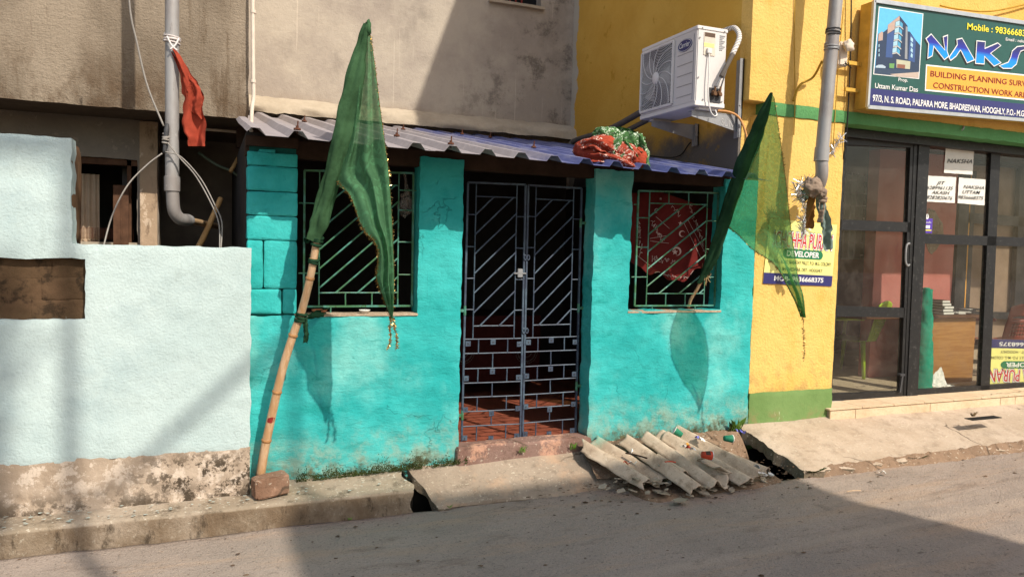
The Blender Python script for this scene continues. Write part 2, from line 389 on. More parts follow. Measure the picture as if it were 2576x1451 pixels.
def cloth(name, c, alpha=0., trans=.35, var=.25, tint=(1, 1, 1, 1), pat=None, patc=None):
    """woven cloth: diffuse + light passing through; alpha = open weave"""
    t = NT(name); base = t.mix(t.rng(t.noise(6, 6, .65), .35, .68), c, (*[x*(1-var) for x in c[:3]], 1))
    if pat and pat[1] == 'line':
        dv = t.math('ABSOLUTE', t.math('SUBTRACT', t.noise(pat[0], 1, .5, None, pat[2]), .5), 0)
        base = t.mix(t.math('MULTIPLY', t.rng(dv, pat[3], pat[3]*.5), t.rng(t.noise(9, 2), .42, .5)), base, patc)
    elif pat: base = t.mix(t.rng(t.noise(pat[0], pat[4] if len(pat) > 4 else 2, .5, None, pat[3]), pat[1], pat[2], 0, .8), base, patc)
    d = t.n('ShaderNodeBsdfDiffuse'); tr = t.n('ShaderNodeBsdfTranslucent'); mx = t.n('ShaderNodeMixShader')
    t.l(base, d.inputs[0]); t.l(base, tr.inputs[0]); mx.inputs[0].default_value = trans
    bp = t.n('ShaderNodeBump'); bp.inputs['Distance'].default_value = .004; bp.inputs['Strength'].default_value = .7
    t.l(t.noise(30, 4, .6), bp.inputs['Height']); t.l(bp.outputs[0], d.inputs['Normal'])
    t.l(d.outputs[0], mx.inputs[1]); t.l(tr.outputs[0], mx.inputs[2]); o = mx.outputs[0]
    if alpha:
        tp = t.n('ShaderNodeBsdfTransparent'); tp.inputs[0].default_value = tint; m2 = t.n('ShaderNodeMixShader')
        t.l(t.rng(t.noise(40, 4, .7), .3, .7, max(0, alpha-.08), alpha+.08), m2.inputs[0])
        t.l(o, m2.inputs[1]); t.l(tp.outputs[0], m2.inputs[2]); o = m2.outputs[0]
    t.l(o, t.out.inputs['Surface']); t.t.nodes.remove(t.b); return t.m
Mt['flag'] = cloth('sheer_green_voile', H('#5d8b64'), .18, .42, .18, tint=(.60, .76, .58, 1), pat=(13, .57, .60, 1.5), patc=H('#659c70'))
Mt['flag2'] = cloth('thin_green_voile', H('#588a58'), .38, .42, .18, tint=(.58, .76, .46, 1), pat=(13, .58, .60, 1.5), patc=H('#5fa065'))
Mt['sleeve'] = cloth('dark_green_cloth', H('#466747'), 0, .08, .45)
Mt['sleeve2'] = cloth('deep_green_cloth', H('#2f4d37'), 0, .05, .4)
Mt['tie'] = cloth('green_rag', H('#2c4a35'), 0, .1, .4)
Mt['redcloth'] = cloth('faded_red_cloth', H('#a84a38'), 0, .10, .35)
Mt['bandred'] = cloth('printed_red_cloth', H('#9c4636'), 0, .05, .3, pat=(22, 'line', 1.2, .030), patc=H('#d8bdae'))
Mt['plainred'] = cloth('plain_red_cloth', H('#a94a36'), 0, .08, .25)
Mt['bandgreen'] = cloth('printed_green_cloth', H('#4a6e42'), 0, .05, .4, pat=(26, 'line', .8, .035), patc=H('#c0cdb6'))
Mt['banner'] = cloth('crimson_cloth', H('#702c2a'), 0, .10, .2)
Mt['brownrag'] = cloth('brown_cotton', H('#a08c7b'), 0, .15, .3)
Mt['greyrag'] = cloth('grey_green_cotton', H('#7a8d87'), 0, .15, .35)
Mt['gold'] = flat('gold_foil', H('#bfa063'), .25, .5, 1., .5, 90)
Mt['golddk'] = flat('bronze_fringe', H('#6d5526'), .4, .5, .7, .5, 90)
Mt['silver'] = flat('silver_foil', H('#d8d8d8'), .18, .5, 1., .3, 90)
Mt['brick'] = conc('old_brick', '#8f735f', '#80624f', '#5b493c', .5, (.55, .7, '#b58f76'))
Mt['asb'] = None
def asb_mat():
    t = NT('weathered_fibre_cement')
    col = t.mix(t.rng(t.noise(5, 7, .65), .36, .64), H('#ae9a84'), H('#bdab95'))
    col = t.mix(t.rng(t.noise(12, 9, .75), .52, .66, 0, .75), col, H('#86745f'))
    col = t.mix(t.rng(t.noise(3.2, 8, .75, t.mapped((1, 1, 1), loc=(4, 4, 1))), .52, .64, 0, .6), col, H('#93806b'))
    col = t.mix(t.rng(t.noise(20, 6, .75, t.mapped((2.5, .7, 1))), .60, .68, 0, .6), col, H('#d0c3b0'))
    col = t.mix(t.rng(t.noise(60, 4, .7), .58, .7, 0, .5), col, H('#5d5143'))
    k = t.math('MULTIPLY', t.rng(t.noise(6, 6, .7), .48, .60, 0, .8), t.rng(t.axis(1), -.16, -.02))
    col = t.mix(k, col, H('#5fae9a'))
    t.bump([(t.noise(24, 6, .65), .006, .7), (t.noise(110, 3), .003, .7)])
    return t.fin(col, .95, .12)
Mt['asb'] = asb_mat()
Mt['shard'] = conc('fibre_cement_shard', '#a39684', '#938673', '#6f6353', .5)
Mt['paper'] = flat('white_paper', H('#d9d6ce'), .8, .2, 0, .04, 12)
Mt['cupred'] = flat('red_cup_print', H('#c04428'), .6)
Mt['cupgreen'] = flat('green_cup_print', H('#27785a'), .6)
Mt['cupbrown'] = flat('brown_cup_mark', H('#3a2a20'), .6)
Mt['packet'] = flat('violet_packet', H('#6a6cb8'), .45)
Mt['terracotta'] = flat('clay', H('#b06c4c'), .8)
Mt['leaf'] = flat('weed_leaf', H('#5a7a2c'), .6, .3, 0, .4, 30)
Mt['moss'] = flat('moss', H('#333b19'), .9, .1, 0, .5, 40)
Mt['dry'] = flat('dry_grass', H('#8a7350'), .9, .1, 0, .4, 30)
Mt['debris'] = flat('grit', H('#5d4b3c'), .95, .1, 0, .6, 9)
Mt['pipewrap'] = None
def wrap_mat():
    t = NT('taped_insulation'); wv = t.n('ShaderNodeTexWave', bands_direction='Z'); t.l(t.mapped((1, 1, 1), rot=(.5, .3, 0)), wv.inputs[0])
    wv.inputs['Scale'].default_value = 14; wv.inputs['Distortion'].default_value = 2
    return t.fin(t.ramp(wv.outputs[1], [(.1, H('#8d8780')), (.3, H('#d6d0c8'))]), .6)
Mt['pipewrap'] = wrap_mat()
Mt['badge'] = flat('navy_badge', H('#2b2f66'), .4)
Mt['foamgrey'] = flat('grey_foam_tube', H('#5d564f'), .8)
Mt['brass'] = flat('oxidised_brass', H('#6d5038'), .5, .4, .6)
# sign colours
Mt['sg_green'] = flat('sign_bottle_green', H('#1c4f46'), .35, .4, 0, .05)
Mt['sg_navy'] = flat('sign_navy', H('#2c2c66'), .35, .4, 0, .05)
Mt['sg_white'] = flat('sign_white', H('#e0dfdc'), .4, .3, 0, .02)
Mt['sg_yel'] = flat('sign_yellow_letters', H('#e2d63a'), .4, .3, 0, .02)
Mt['sg_orange'] = flat('sign_orange', H('#e2a33e'), .4, .3, 0, .03)
Mt['sg_maroon'] = flat('sign_maroon', H('#7c2014'), .4, .3, 0, .03)
Mt['sg_black'] = flat('sign_black', H('#16181c'), .5)
Mt['sg_red'] = flat('sign_red', H('#c01f26'), .4)
Mt['sg_cream'] = flat('sign_pale_yellow', H('#ece48a'), .4, .3, 0, .03)
Mt['sg_pill'] = flat('sign_pill_green', H('#1f7048'), .4)
Mt['alu'] = flat('aluminium_trim', H('#b9b9b8'), .35, .5, .6)
Mt['ply'] = flat('painted_plywood', H('#c59d45'), .7, .2, 0, .25, 6)
def zgrad(name, stops, z0, z1):
    t = NT(name); return t.fin(t.ramp(t.rng(t.axis(2), z0, z1, 0, 1, False), stops), .4)
# shop
Mt['frame'] = grille_mat('black_painted_frame', '#141415', '#1b1a1a', '#4b4a48')
Mt['chip'] = conc('chipped_white_paint', '#b9b7b2', '#2a2928', '#151515', .8)
def glass_mat():
    t = NT('dusty_window_glass'); t.t.nodes.remove(t.b)
    tp = t.n('ShaderNodeBsdfTransparent'); tp.inputs[0].default_value = (.93, .94, .92, 1)
    gl = t.n('ShaderNodeBsdfGlossy'); gl.inputs['Roughness'].default_value = .02
    df = t.n('ShaderNodeBsdfDiffuse'); df.inputs[0].default_value = H('#a59a8e')
    lw = t.n('ShaderNodeLayerWeight'); fr = t.n('ShaderNodeMath', operation='POWER'); t.l(lw.outputs['Facing'], fr.inputs[0]); fr.inputs[1].default_value = 4.5; f3 = t.n('ShaderNodeMath', operation='MULTIPLY_ADD'); t.l(fr.outputs[0], f3.inputs[0]); f3.inputs[1].default_value = .6; f3.inputs[2].default_value = .022; fr = f3
    m1 = t.n('ShaderNodeMixShader'); t.l(fr.outputs[0], m1.inputs[0]); t.l(tp.outputs[0], m1.inputs[1]); t.l(gl.outputs[0], m1.inputs[2])
    m2 = t.n('ShaderNodeMixShader'); t.l(t.rng(t.noise(4, 7, .7), .35, .75, .010, .060), m2.inputs[0]); t.l(m1.outputs[0], m2.inputs[1]); t.l(df.outputs[0], m2.inputs[2])
    t.l(m2.outputs[0], t.out.inputs['Surface']); return t.m
Mt['glass'] = glass_mat()
Mt['tile'] = conc('cream_step_tile', '#d5bd9d', '#cbb08f', '#a98e70', .35)
Mt['pink'] = plaster('pink_room_paint', H('#c07a70'), H('#b56d64'), 1.5, 60, .002, .4, 8, .006)
Mt['maroon'] = flat('maroon_room_paint', H('#4a2826'), .9, .1, 0, .2, 3)
Mt['roomfloor'] = conc('shop_floor_tile', '#b7a58c', '#a8967e', '#8a7a66', .3)
Mt['brownpanel'] = flat('brown_board', H('#7d6a58'), .7, .2, 0, .2, 4)
def desk_mat():
    t = NT('woodgrain_laminate')
    col = t.mix(t.rng(t.noise(6, 6, .6, t.mapped((.6, 1, 9))), .38, .62), H('#b0804a'), H('#a06f3c'))
    return t.fin(col, .5, .3)
Mt['desk'] = desk_mat()
Mt['chairred'] = flat('red_brown_plastic', H('#7a3324'), .4, .4)
Mt['chairgreen'] = flat('lime_plastic', H('#9ab81e'), .4, .4)
Mt['teal'] = cloth('green_shade_net', H('#25a082'), 0, .25, .2)
Mt['book'] = flat('book_cover', H('#4c5148'), .6)
Mt['violet'] = flat('violet_sticker', H('#53399a'), .4)
Mt['mesh_r'] = flat('reddish_window_bar', H('#8a2e2a'), .6)
Mt['curtain'] = cloth('cream_curtain', H('#cfb79c'), 0, .2, .15)
Mt['shutter'] = flat('weathered_door_wood', H('#5a4030'), .85, .15, 0, .35, 12)

# ------------------------------------------------------------------ builders
def sheet(x0, x1, z0, z1, holes, y, thick, res, amp, edge=.006, ax='y', seed=0., fs=6., top_wob=True):
    """plaster wall skin in the plane y (or plane x when ax == 'x'), openings cut out, uneven face and edges, reveal of depth `thick`"""
    def lines(a, b, cuts):
        c = sorted({a, b, *[q for q in cuts if a < q < b]}); o = []
        for p, q in zip(c, c[1:]):
            n = max(1, round((q-p)/res)); o += [p+(q-p)*i/n for i in range(n)]
        return o+[c[-1]]
    xs = lines(x0, x1, [q for h in holes for q in (h[0], h[1])]); zs = lines(z0, z1, [q for h in holes for q in (h[2], h[3])])
    mb = MB(); idx = {}; used = {}
    def inside(cx, cz): return any(h[0] < cx < h[1] and h[2] < cz < h[3] for h in holes)
    cells = {(i, j) for i in range(len(xs)-1) for j in range(len(zs)-1) if not inside((xs[i]+xs[i+1])/2, (zs[j]+zs[j+1])/2)}
    def onedge(i, j): return sum(((i-a, j-b) in cells) for a in (0, 1) for b in (0, 1)) < 4
    def vert(i, j, back=0):
        k = (i, j, back)
        if k not in idx:
            x, z = xs[i], zs[j]
            if onedge(i, j):
                x += edge*(nz(x*3+seed, z*9, 1.7)+.6*nz(x*9, z*25, seed)); z += edge*(nz(x*9, z*3+seed, 5.1)+.6*nz(x*25, z*9, seed+3))
            d = amp*(nz(x*fs, z*fs, seed)+.5*nz(x*fs*2.7, z*fs*2.7, seed+9)+.3*nz(x*fs*6, z*fs*6, seed+4))
            yy = y - d + (thick if back else 0)
            if onedge(i, j) and not back: yy += .004
            mb.v.append((x, yy, z) if ax == 'y' else (yy, x, z)); idx[k] = len(mb.v)-1
        return idx[k]
    for (i, j) in cells:
        mb.f.append((vert(i, j), vert(i+1, j), vert(i+1, j+1), vert(i, j+1))); mb.m.append(0)
        for (di, dj, a, b) in ((0, -1, (0, 0), (1, 0)), (1, 0, (1, 0), (1, 1)), (0, 1, (1, 1), (0, 1)), (-1, 0, (0, 1), (0, 0))):
            if (i+di, j+dj) not in cells:
                p, q = (i+a[0], j+a[1]), (i+b[0], j+b[1])
                mb.f.append((vert(*p), vert(*p, 1), vert(*q, 1), vert(*q))); mb.m.append(0)
    return mb

def rough_box(a, b, res=.03, amp=.006, seed=0.):
    """box whose faces are uneven"""
    bm = bmesh.new(); bmesh.ops.create_cube(bm, size=1)
    a = Vector(a); b = Vector(b); s = b-a; c = (a+b)/2
    n = max(1, min(14, int(max(s)/res)))
    bmesh.ops.subdivide_edges(bm, edges=bm.edges[:], cuts=n, use_grid_fill=True)
    mb = MB()
    for v in bm.verts:
        p = Vector((v.co.x*s.x, v.co.y*s.y, v.co.z*s.z))
        e = [max(0, abs(v.co[k])-.5+.02/max(s[k], .02)) for k in range(3)]
        p += c
        q = p*7+Vector((seed, seed*2, 0))
        d = noise.noise_vector(q)*amp + noise.noise_vector(q*3)*amp*.5
        k = sum(1 for t in range(3) if abs(v.co[t]) > .499)
        if k >= 2: p -= (p-c).normalized()*amp*(1.6+1.5*noise.noise(q*2))
        mb.v.append(tuple(p+d))
    bm.verts.index_update()
    for f in bm.faces: mb.f.append(tuple(v.index for v in f.verts)); mb.m.append(0)
    bm.free(); return mb

def text_mb(s, P0, P1, cap, n_off=.002, bold=0., shear=0., ext=.0006, upv=(0, 0, 1), fit=True, spacing=1.):
    """built-in font, baseline P0 -> P1 (fitted to that width), capital height `cap` metres"""
    cu = bpy.data.curves.new('t', 'FONT'); cu.body = s; cu.size = 1; cu.offset = bold; cu.shear = shear; cu.extrude = 0; cu.resolution_u = 3
    cu.space_character = spacing
    o = bpy.data.objects.new('t', cu); COL.objects.link(o)
    dg = bpy.context.evaluated_depsgraph_get(); dg.update(); me = bpy.data.meshes.new_from_object(o.evaluated_get(dg))
    vs = [v.co.copy() for v in me.vertices]; fs = [tuple(p.vertices) for p in me.polygons]
    bpy.data.objects.remove(o); bpy.data.meshes.remove(me); bpy.data.curves.remove(cu)
    mb = MB()
    if not vs: return mb
    x0 = min(v.x for v in vs); x1 = max(v.x for v in vs)
    P0 = Vector(P0); P1 = Vector(P1); ux = (P1-P0); L = ux.length; ux.normalize(); uy = Vector(upv); nn = ux.cross(uy).normalized()
    kx = L/(x1-x0) if fit else cap/.73; ky = cap/.73
    mb.add([P0+ux*((v.x-x0)*kx)+uy*(v.y*ky)+nn*n_off for v in vs], fs)
    return mb
def ptext(name, s, p0, p1, hpx, Y, m, parent, off=.003, lean=None, **k):
    a = PY(*p0, Y); b = PY(*p1, Y); cap = (PY(p0[0], p0[1]-hpx, Y)-a).length
    mb = text_mb(s, a, b, cap, off, **k)
    return obj(name, mb, m, parent, recalc=False)

def ppoly(name, pts, Y, m, parent, off=0., th=.001, bevel=0):
    mb = MB(); P = [PY(x, y, Y)+Vector((0, -off, 0)) for x, y in pts]
    mb.prism(P, (0, th, 0)); return obj(name, mb, m, parent, bevel=bevel)

def curve_pts(pts, n=8):
    """Catmull-Rom through pts"""
    P = [Vector(p) for p in pts]; P = [P[0]*2-P[1]]+P+[P[-1]*2-P[-2]]; out = []
    for i in range(1, len(P)-2):
        for k in range(n):
            t = k/n; a, b, c, d = P[i-1:i+3]
            out.append(.5*((2*b)+(c-a)*t+(2*a-5*b+4*c-d)*t*t+(3*b-a-3*c+d)*t**3))
    return out+[P[-2]]
def lerp_list(L, t):
    t = max(0, min(.99999, t))*(len(L)-1); i = int(t); return L[i].lerp(L[i+1], t-i)

def fringe(pts, n, ln, wd=.003, seed=1, up=0.):
    """foil fringe: short strips springing from a line"""
    r = random.Random(seed); mb = MB()
    for k in range(n):
        p = lerp_list(pts, r.random()); d = Vector((r.uniform(-1, 1), r.uniform(-1, 1)*.7, r.uniform(-1, 1)+up)).normalized()*ln*r.uniform(.5, 1.1)
        a = d.cross(Vector((r.uniform(-1, 1), 1, r.uniform(-1, 1)))).normalized()*wd
        mb.add([p-a, p+a, p+d+a*.7, p+d-a*.7], [(0, 1, 2, 3)])
    mb.tube(pts, wd*1.1, 4)
    return mb

# ------------------------------------------------------------------ ground, drain, pavement
def road_edge(x):
    a = -.315 if x < 2.75 else (-.315-.35*min(1, (x-2.75)/.9))
    return a + .012*nz(x*4, 2.2) + .006*nz(x*15, 4.2)
def road_z(x): return .022*max(0, min(x, 12)-1.4)
xs = [-60, -30, -15, -8, -5, -3.5]+[-2.5+.06*i for i in range(190)]+[9.2, 10, 12, 15, 20, 30, 60]
ts = [0]+[.02*1.075**k-.02+.002 for k in range(1, 54)]
ts = [t/ts[-1] for t in ts]
mb = MB()
def rv(x, t):
    y = road_edge(x)*(1-t)+(-7.9)*t
    near = 1 if -3 < x < 9.5 else 0
    z = road_z(x) + near*(.012*nz(x*1.3, y*1.3, 3)+.006*nz(x*5, y*5, 8)+.0025*nz(x*19, y*19, 1)) - .02*max(0, .15-t)*near
    return (x, y, z)
nx = len(xs)
for t in ts: mb.v += [rv(x, t) for x in xs]
mb.f += [(j*nx+i, j*nx+i+1, (j+1)*nx+i+1, (j+1)*nx+i) for j in range(len(ts)-1) for i in range(nx-1)]
b = len(mb.v); mb.v += [(x, road_edge(x), -.45) for x in xs]
mb.f += [(i, b+i, b+i+1, i+1) for i in range(nx-1)]; mb.m = [0]*len(mb.f)
mb.add([(-60, -7.9, 0), (60, -7.9, 0), (60, -60, 0), (-60, -60, 0)], [(0, 3, 2, 1)])
struct('road', mb, Mt['road'], smooth=True)
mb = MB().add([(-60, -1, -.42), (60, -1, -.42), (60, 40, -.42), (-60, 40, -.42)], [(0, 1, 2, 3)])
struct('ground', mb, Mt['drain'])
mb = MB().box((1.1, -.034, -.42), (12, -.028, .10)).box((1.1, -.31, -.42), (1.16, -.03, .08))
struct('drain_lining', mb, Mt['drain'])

prof = [(.05, .198), (-.06, .178), (-.13, .166), (-.2, .155), (-.298, .147), (-.307, .143), (-.311, .134), (-.313, .06), (-.316, .0), (-.32, -.4)]
def ledge_pt(u, v):
    x = -2.2+u*3.49
    k = v*(len(prof)-1); i = min(int(k), len(prof)-2); f = k-i
    y = prof[i][0]*(1-f)+prof[i+1][0]*f; z = prof[i][1]*(1-f)+prof[i+1][1]*f
    if u > .9: x += (.06*nz(y*9, z*9, 4)-.02)*(u-.9)*10 - .05*max(0, .14-z)*4*(u-.9)*10*.5
    d = .008*nz(x*6, y*20, z*12)+.005*nz(x*21, y*30, z*30)
    return (x, y+d*.7, z+d - .006*max(0, nz(x*4, y*9, 8)))
mb = MB().grid(ledge_pt, 110, 27); mb.box((-12, -.31, -.4), (-2.19, .05, .15))
mb.add([(1.27, .05, .19), (1.27, -.30, .14), (1.22, -.31, -.4), (1.27, .05, -.4)], [(0, 1, 2, 3)])
struct('pavement_ledge', mb, Mt['ledge'], smooth='auto')

def quadsheet(A, B, C, D, nu, nv, th, amp, edge, seed, jag=(1, 1, 1, 1)):
    """slab with top A(back-left) B(back-right) C(front-right) D(front-left), ragged rims and thickness"""
    A, B, C, D = map(Vector, (A, B, C, D)); mb = MB(); top = []
    for j in range(nv+1):
        for i in range(nu+1):
            u, v = i/nu, j/nv; p = (A*(1-u)+B*u)*(1-v)+(D*(1-u)+C*u)*v
            e = Vector((0, 0, 0))
            for cond, wgt, dr in ((i == 0, jag[0], (1, 0, 0)), (i == nu, jag[1], (-1, 0, 0)), (j == nv, jag[2], (0, 1, 0)), (j == 0, jag[3], (0, -1, 0))):
                if cond: e += Vector(dr)*edge*wgt*(1.2*nz(p.x*7+seed, p.y*7, 1)+.8*nz(p.x*23, p.y*23, seed)+.4)
            p = p+e; p.z += amp*(nz(p.x*2.5, p.y*2.5, seed)+.5*nz(p.x*9, p.y*9, seed)+.25*nz(p.x*28, p.y*28, seed))
            if i in (0, nu) or j == nv: p.z -= .006+.008*abs(nz(p.x*17, p.y*17, seed))
            top.append(p)
    W = nu+1; mb.v += [tuple(p) for p in top]
    mb.f += [(j*W+i, (j+1)*W+i, (j+1)*W+i+1, j*W+i+1) for j in range(nv) for i in range(nu)]; mb.m += [0]*(nu*nv)
    rim = [j*W for j in range(nv+1)]+[nv*W+i for i in range(1, W)]+[j*W+nu for j in range(nv-1, -1, -1)]+[i for i in range(nu-1, 0, -1)]
    b = len(mb.v); mid = []
    for k in rim:
        p = top[k]; q = p+Vector((.02*nz(p.x*11, p.y*11, seed+5), .02*nz(p.x*11, p.y*11, seed+8), -th*(1+.4*nz(p.x*13, p.y*13, seed)))); mb.v.append(tuple(q))
    n = len(rim)
    for k in range(n): mb.f.append((rim[k], rim[(k+1) % n], b+(k+1) % n, b+k)); mb.m.append(1)
    return mb
struct('ramp_slab', quadsheet((1.29, .02, .212), (3.00, .02, .262), (3.20, -.40, .030), (1.43, -.345, .018), 50, 16, .06, .010, .022, 3., (.6, .5, 1, 0)), [Mt['slab'], Mt['darkedge']], smooth='auto')
struct('apron_slab', quadsheet((4.13, .03, .325), (9.5, -.03, .30), (9.5, -.90, .17), (4.20, -.70, .105), 120, 22, .10, .012, .03, 8., (1.1, 0, 1.1, 0)), [Mt['apron'], Mt['darkedge']], smooth='auto')
def dirt_pt(u, v):
    x = 2.62+u*1.50; y = .03-v*(.36+.10*nz(x*3, 1)); base = .285-.19*v**1.5
    if x > 3.62: base -= .50*((x-3.62)/.5)**2*v*v
    return (x, y, base+.02*nz(x*5, y*5, 2)+.012*nz(x*15, y*15, 4)+.006*nz(x*40, y*40, 7))
mb = MB().grid(dirt_pt, 70, 24)
struct('dirt_bank', mb, Mt['dirt'], smooth=True)
def dirt2(u, v):
    x = 2.7+u*1.44; y = -.25-v*.62; hole = .35*max(0, min(1, (x-3.70)/.12))*max(0, min(1, (y+.56)/.10))
    return (x, y, -.10*(max(0, abs(u-.5)*2-.72)/.28)**2-.05*max(0, v-.7)/.3+.055-.06*abs(v-.45)*1.2-.035*max(0, u-.9)*4 + road_z(x)*.9 - .02 - hole +.012*nz(x*5, y*5, 2)+.008*nz(x*17, y*17, 4))
struct('dirt_patch', MB().grid(dirt2, 50, 26), Mt['dirt'], smooth=True)

def lip(u, v):
    x = 4.28+u*5.0; y0 = -.66-.030*(x-4.2); y = y0-v*.10*(1+.6*nz(x*3, 2))
    return (x, y, road_z(x)-.012+.075*(1-v)**1.3*(1+.25*nz(x*7, 4))+.010*nz(x*16, y*16, 3)+.006*nz(x*44, y*44, 5)-.04*(max(0, .04-u)/.04))
struct('dirt_lip', MB().grid(lip, 260, 10), Mt['dirt'], smooth=True)

# ------------------------------------------------------------------ turquoise house
house = thing('house', 'small turquoise house with tin roof, double iron gate and two grilled windows', 'house', (2.2, 0, .2))
xp0, xp1 = PY(621, 600).x, PY(747, 600).x
w1 = (xp1, PY(1054, 600).x, PY(900, 794).z, 2.40)
dr = (PY(1160, 780).x, PY(1489, 780).x, -.4, 2.40)
w2 = (PY(1588, 600).x, PY(1821, 600).x, PY(1700, 781).z, 2.40)
XR = 4.235
mb = sheet(xp0, XR, -.4, 2.352, [(xp0-.1, xp1, w1[2]+.005, 2.5), w1, dr, w2], 0, .16, .022, .011, .010, seed=2.)
obj('front_wall', mb, Mt['turq'], house, smooth='auto')
# exposed blocks of the pier by the first window
mb = MB().box((xp0+.012, .02, w1[2]), (xp1-.008, .2, 2.345)); obj('pier_core', mb, Mt['mortar'], house)
def zpx(y): return PY(683, y).z
rows = [(386, 417, [(0, 1)]), (421, 480, [(0, 1)]), (485, 541, [(0, 1)]), (545, 603, [(0, 1)]), (607, 724, [(0, .32), (.335, 1)]), (728, 787, [(0, .70), (.72, 1)])]
for k, (ya, yb, cuts) in enumerate(rows):
    for j, (ua, ub) in enumerate(cuts):
        a = xp0+(xp1-xp0)*ua; bb = xp0+(xp1-xp0)*ub; g = .0005
        mbx = rough_box((a+g, -.014+.004*nz(k, j), zpx(yb)-.0035+.004*nz(k*3.1, j)), (bb-g, .10, zpx(ya)+.0035), .02, .0045, k*3+j)
        obj('block', mbx, Mt['turq_block'], house, smooth='auto')
obj('block', rough_box((PY(650, 375).x, -.005, 2.285), (PY(695, 375).x, .09, 2.33), .03, .004, 40), Mt['turq_block'], house, smooth='auto')
for (a, b_) in ((w1[0], w1[1]), (w2[0], w2[1])):
    obj('window_sill', rough_box((a-.01, -.006, w1[2]-.004), (b_+.005, .16, w1[2]+.012), .04, .004, a), Mt['sill'], house, smooth='auto')
obj('doorstep', rough_box((dr[0]-.02, -.035, .06), (dr[1]+.02, .12, .325), .035, .008, 5.), Mt['step'], house, smooth='auto')
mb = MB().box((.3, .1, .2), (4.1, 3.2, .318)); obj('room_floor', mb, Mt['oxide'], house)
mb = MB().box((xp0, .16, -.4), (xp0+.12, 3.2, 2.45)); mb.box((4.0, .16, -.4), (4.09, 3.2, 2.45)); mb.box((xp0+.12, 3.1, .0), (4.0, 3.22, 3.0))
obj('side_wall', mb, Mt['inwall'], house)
# roof: timber beam, profiled sheets, bolts
RZ0, RS = 2.362, .1845
def roof_z(y, x=2.): return RZ0+RS*(y+.43)-.0145*x
beam = obj('roof_beam', MB().box((xp0-.01, .03, 2.288), (4.08, .13, 2.400)).box((xp0-.01, -.02, 2.345), (xp1, .03, 2.405)).box((xp0-.01, 1.5, 2.5), (4.08, 1.6, 2.66)), Mt['wood'], house)
PIT = .2365
def roofprof(x):
    k = ((x-.262+PIT/2) % PIT)-PIT/2; k = abs(k)
    return .040*max(0, min(1, (.056-k)/.030))
def roof_sheet(xa, xb, ya, yb, lift):
    cuts = []
    k0 = int((xa-.262)/PIT)-1
    for k in range(k0, k0+30):
        c = .262+k*PIT
        cuts += [c-.056, c-.024, c+.024, c+.056]
    X = [xa]+[c for c in cuts if xa < c < xb]+[xb]; ny = 16; mb = MB()
    for j in range(ny+1):
        y = ya+(yb-ya)*j/ny
        for x in X: mb.v.append((x+.004*nz(y*2, x), y+(.012*nz(x*2.2, 7) if j == 0 else 0), roof_z(y, x)+roofprof(x)+lift+.006*nz(x*1.7, y*1.1, 6)+(.004*nz(x*9, y*9, 2) if j == 0 else 0)))
    W = len(X)
    for j in range(ny):
        for i in range(W-1): mb.f.append((j*W+i, j*W+i+1, (j+1)*W+i+1, (j+1)*W+i)); mb.m.append(0)
    return mb
for k, (xa, xb) in enumerate(((.217, 1.33), (1.30, 2.28), (2.245, 3.22), (3.19, 3.985))):
    o = obj('roof_sheet', roof_sheet(xa, xb, -.45, 3.2, .002*(k % 2)*1.6), Mt['roof'], beam, smooth=False)
    md = o.modifiers.new('s', 'SOLIDIFY'); md.thickness = .0025; md.offset = 1
bolts = [(735, 340), (823, 367), (1018, 352), (1120, 370), (1240, 352), (1336, 377), (1476, 383), (1786, 415), (782, 314), (1000, 330), (1166, 343), (1590, 372)]
for i, (px, py) in enumerate(bolts):
    # on the nearest rib top
    best = None
    for s_ in range(60):
        y = -.4+s_*.06; p = PY(px, py, y)
        e = abs(p.z-(roof_z(y, p.x)+.03))
        if best is None or e < best[0]: best = (e, p, y)
    x = .262+round((best[1].x-.262)/PIT)*PIT; y = best[2]; z = roof_z(y, x)+.046
    if not .2 < x < 3.95: continue
    mb = MB().tube([(x, y, z-.02), (x+.004, y, z+.055)], .0045, 6); mb.lathe([(.0, .0), (.022, .002), (.020, .012), (.009, .016), (.009, .026), (.0, .026)], (x, y, z), 8)
    obj('bolt', mb, Mt['rust'], beam)
# window grilles
def quv(q, u, v):
    (a, b_, c, d) = [Vector((*p, 0)) for p in q]
    p = (a*(1-u)+b_*u)*(1-v)+(d*(1-u)+c*u)*v; return p.x, p.y
def seglist(parent, Y, q, segs, m, name='bar'):
    out = []
    for (u0, v0, u1, v1, wd) in segs:
        a = PY(*quv(q, u0, v0), Y); b_ = PY(*quv(q, u1, v1), Y); jit = rnd.uniform(-.0015, .0015)
        a.y += jit; b_.y += jit
        mb = MB(); d = (b_-a)
        mb.tube([a, a+d*.33+Vector((rnd.uniform(-1, 1), 0, rnd.uniform(-1, 1)))*.0012, a+d*.66+Vector((rnd.uniform(-1, 1), 0, rnd.uniform(-1, 1)))*.0012, b_], wd*.56, 4 if wd > .012 else 6)
        out.append(obj(name, mb, m, parent, smooth=False))
    return out
def diags(u0, v0, u1, v1, starts, slope, wd):
    segs = []
    for vs in starts:
        a = (u0, vs); ue = u1; ve = vs+slope*(u1-u0)
        if ve < v0: ue = u0+(v0-vs)/slope; ve = v0
        if vs > v1: a = (u0+(v1-vs)/slope, v1)
        if a[0] < u1-.02 and ue > u0+.02: segs.append((*a, ue, ve, wd))
    return segs
def frame_of(q, Y, m, wd, parent, name):
    mb = MB()
    P = [PY(*p, Y) for p in q]
    for i in range(4): mb.bar(P[i], P[(i+1) % 4], wd, wd)
    return obj(name, mb, m, parent)
q1 = [(766, 429), (1040, 436), (1036, 769), (764, 771)]
g1 = frame_of(q1, .095, Mt['wing'], .013, house, 'window_grille')
B = .0088
iu0, iu1, iv0, iv1 = .14, .868, .095, .90
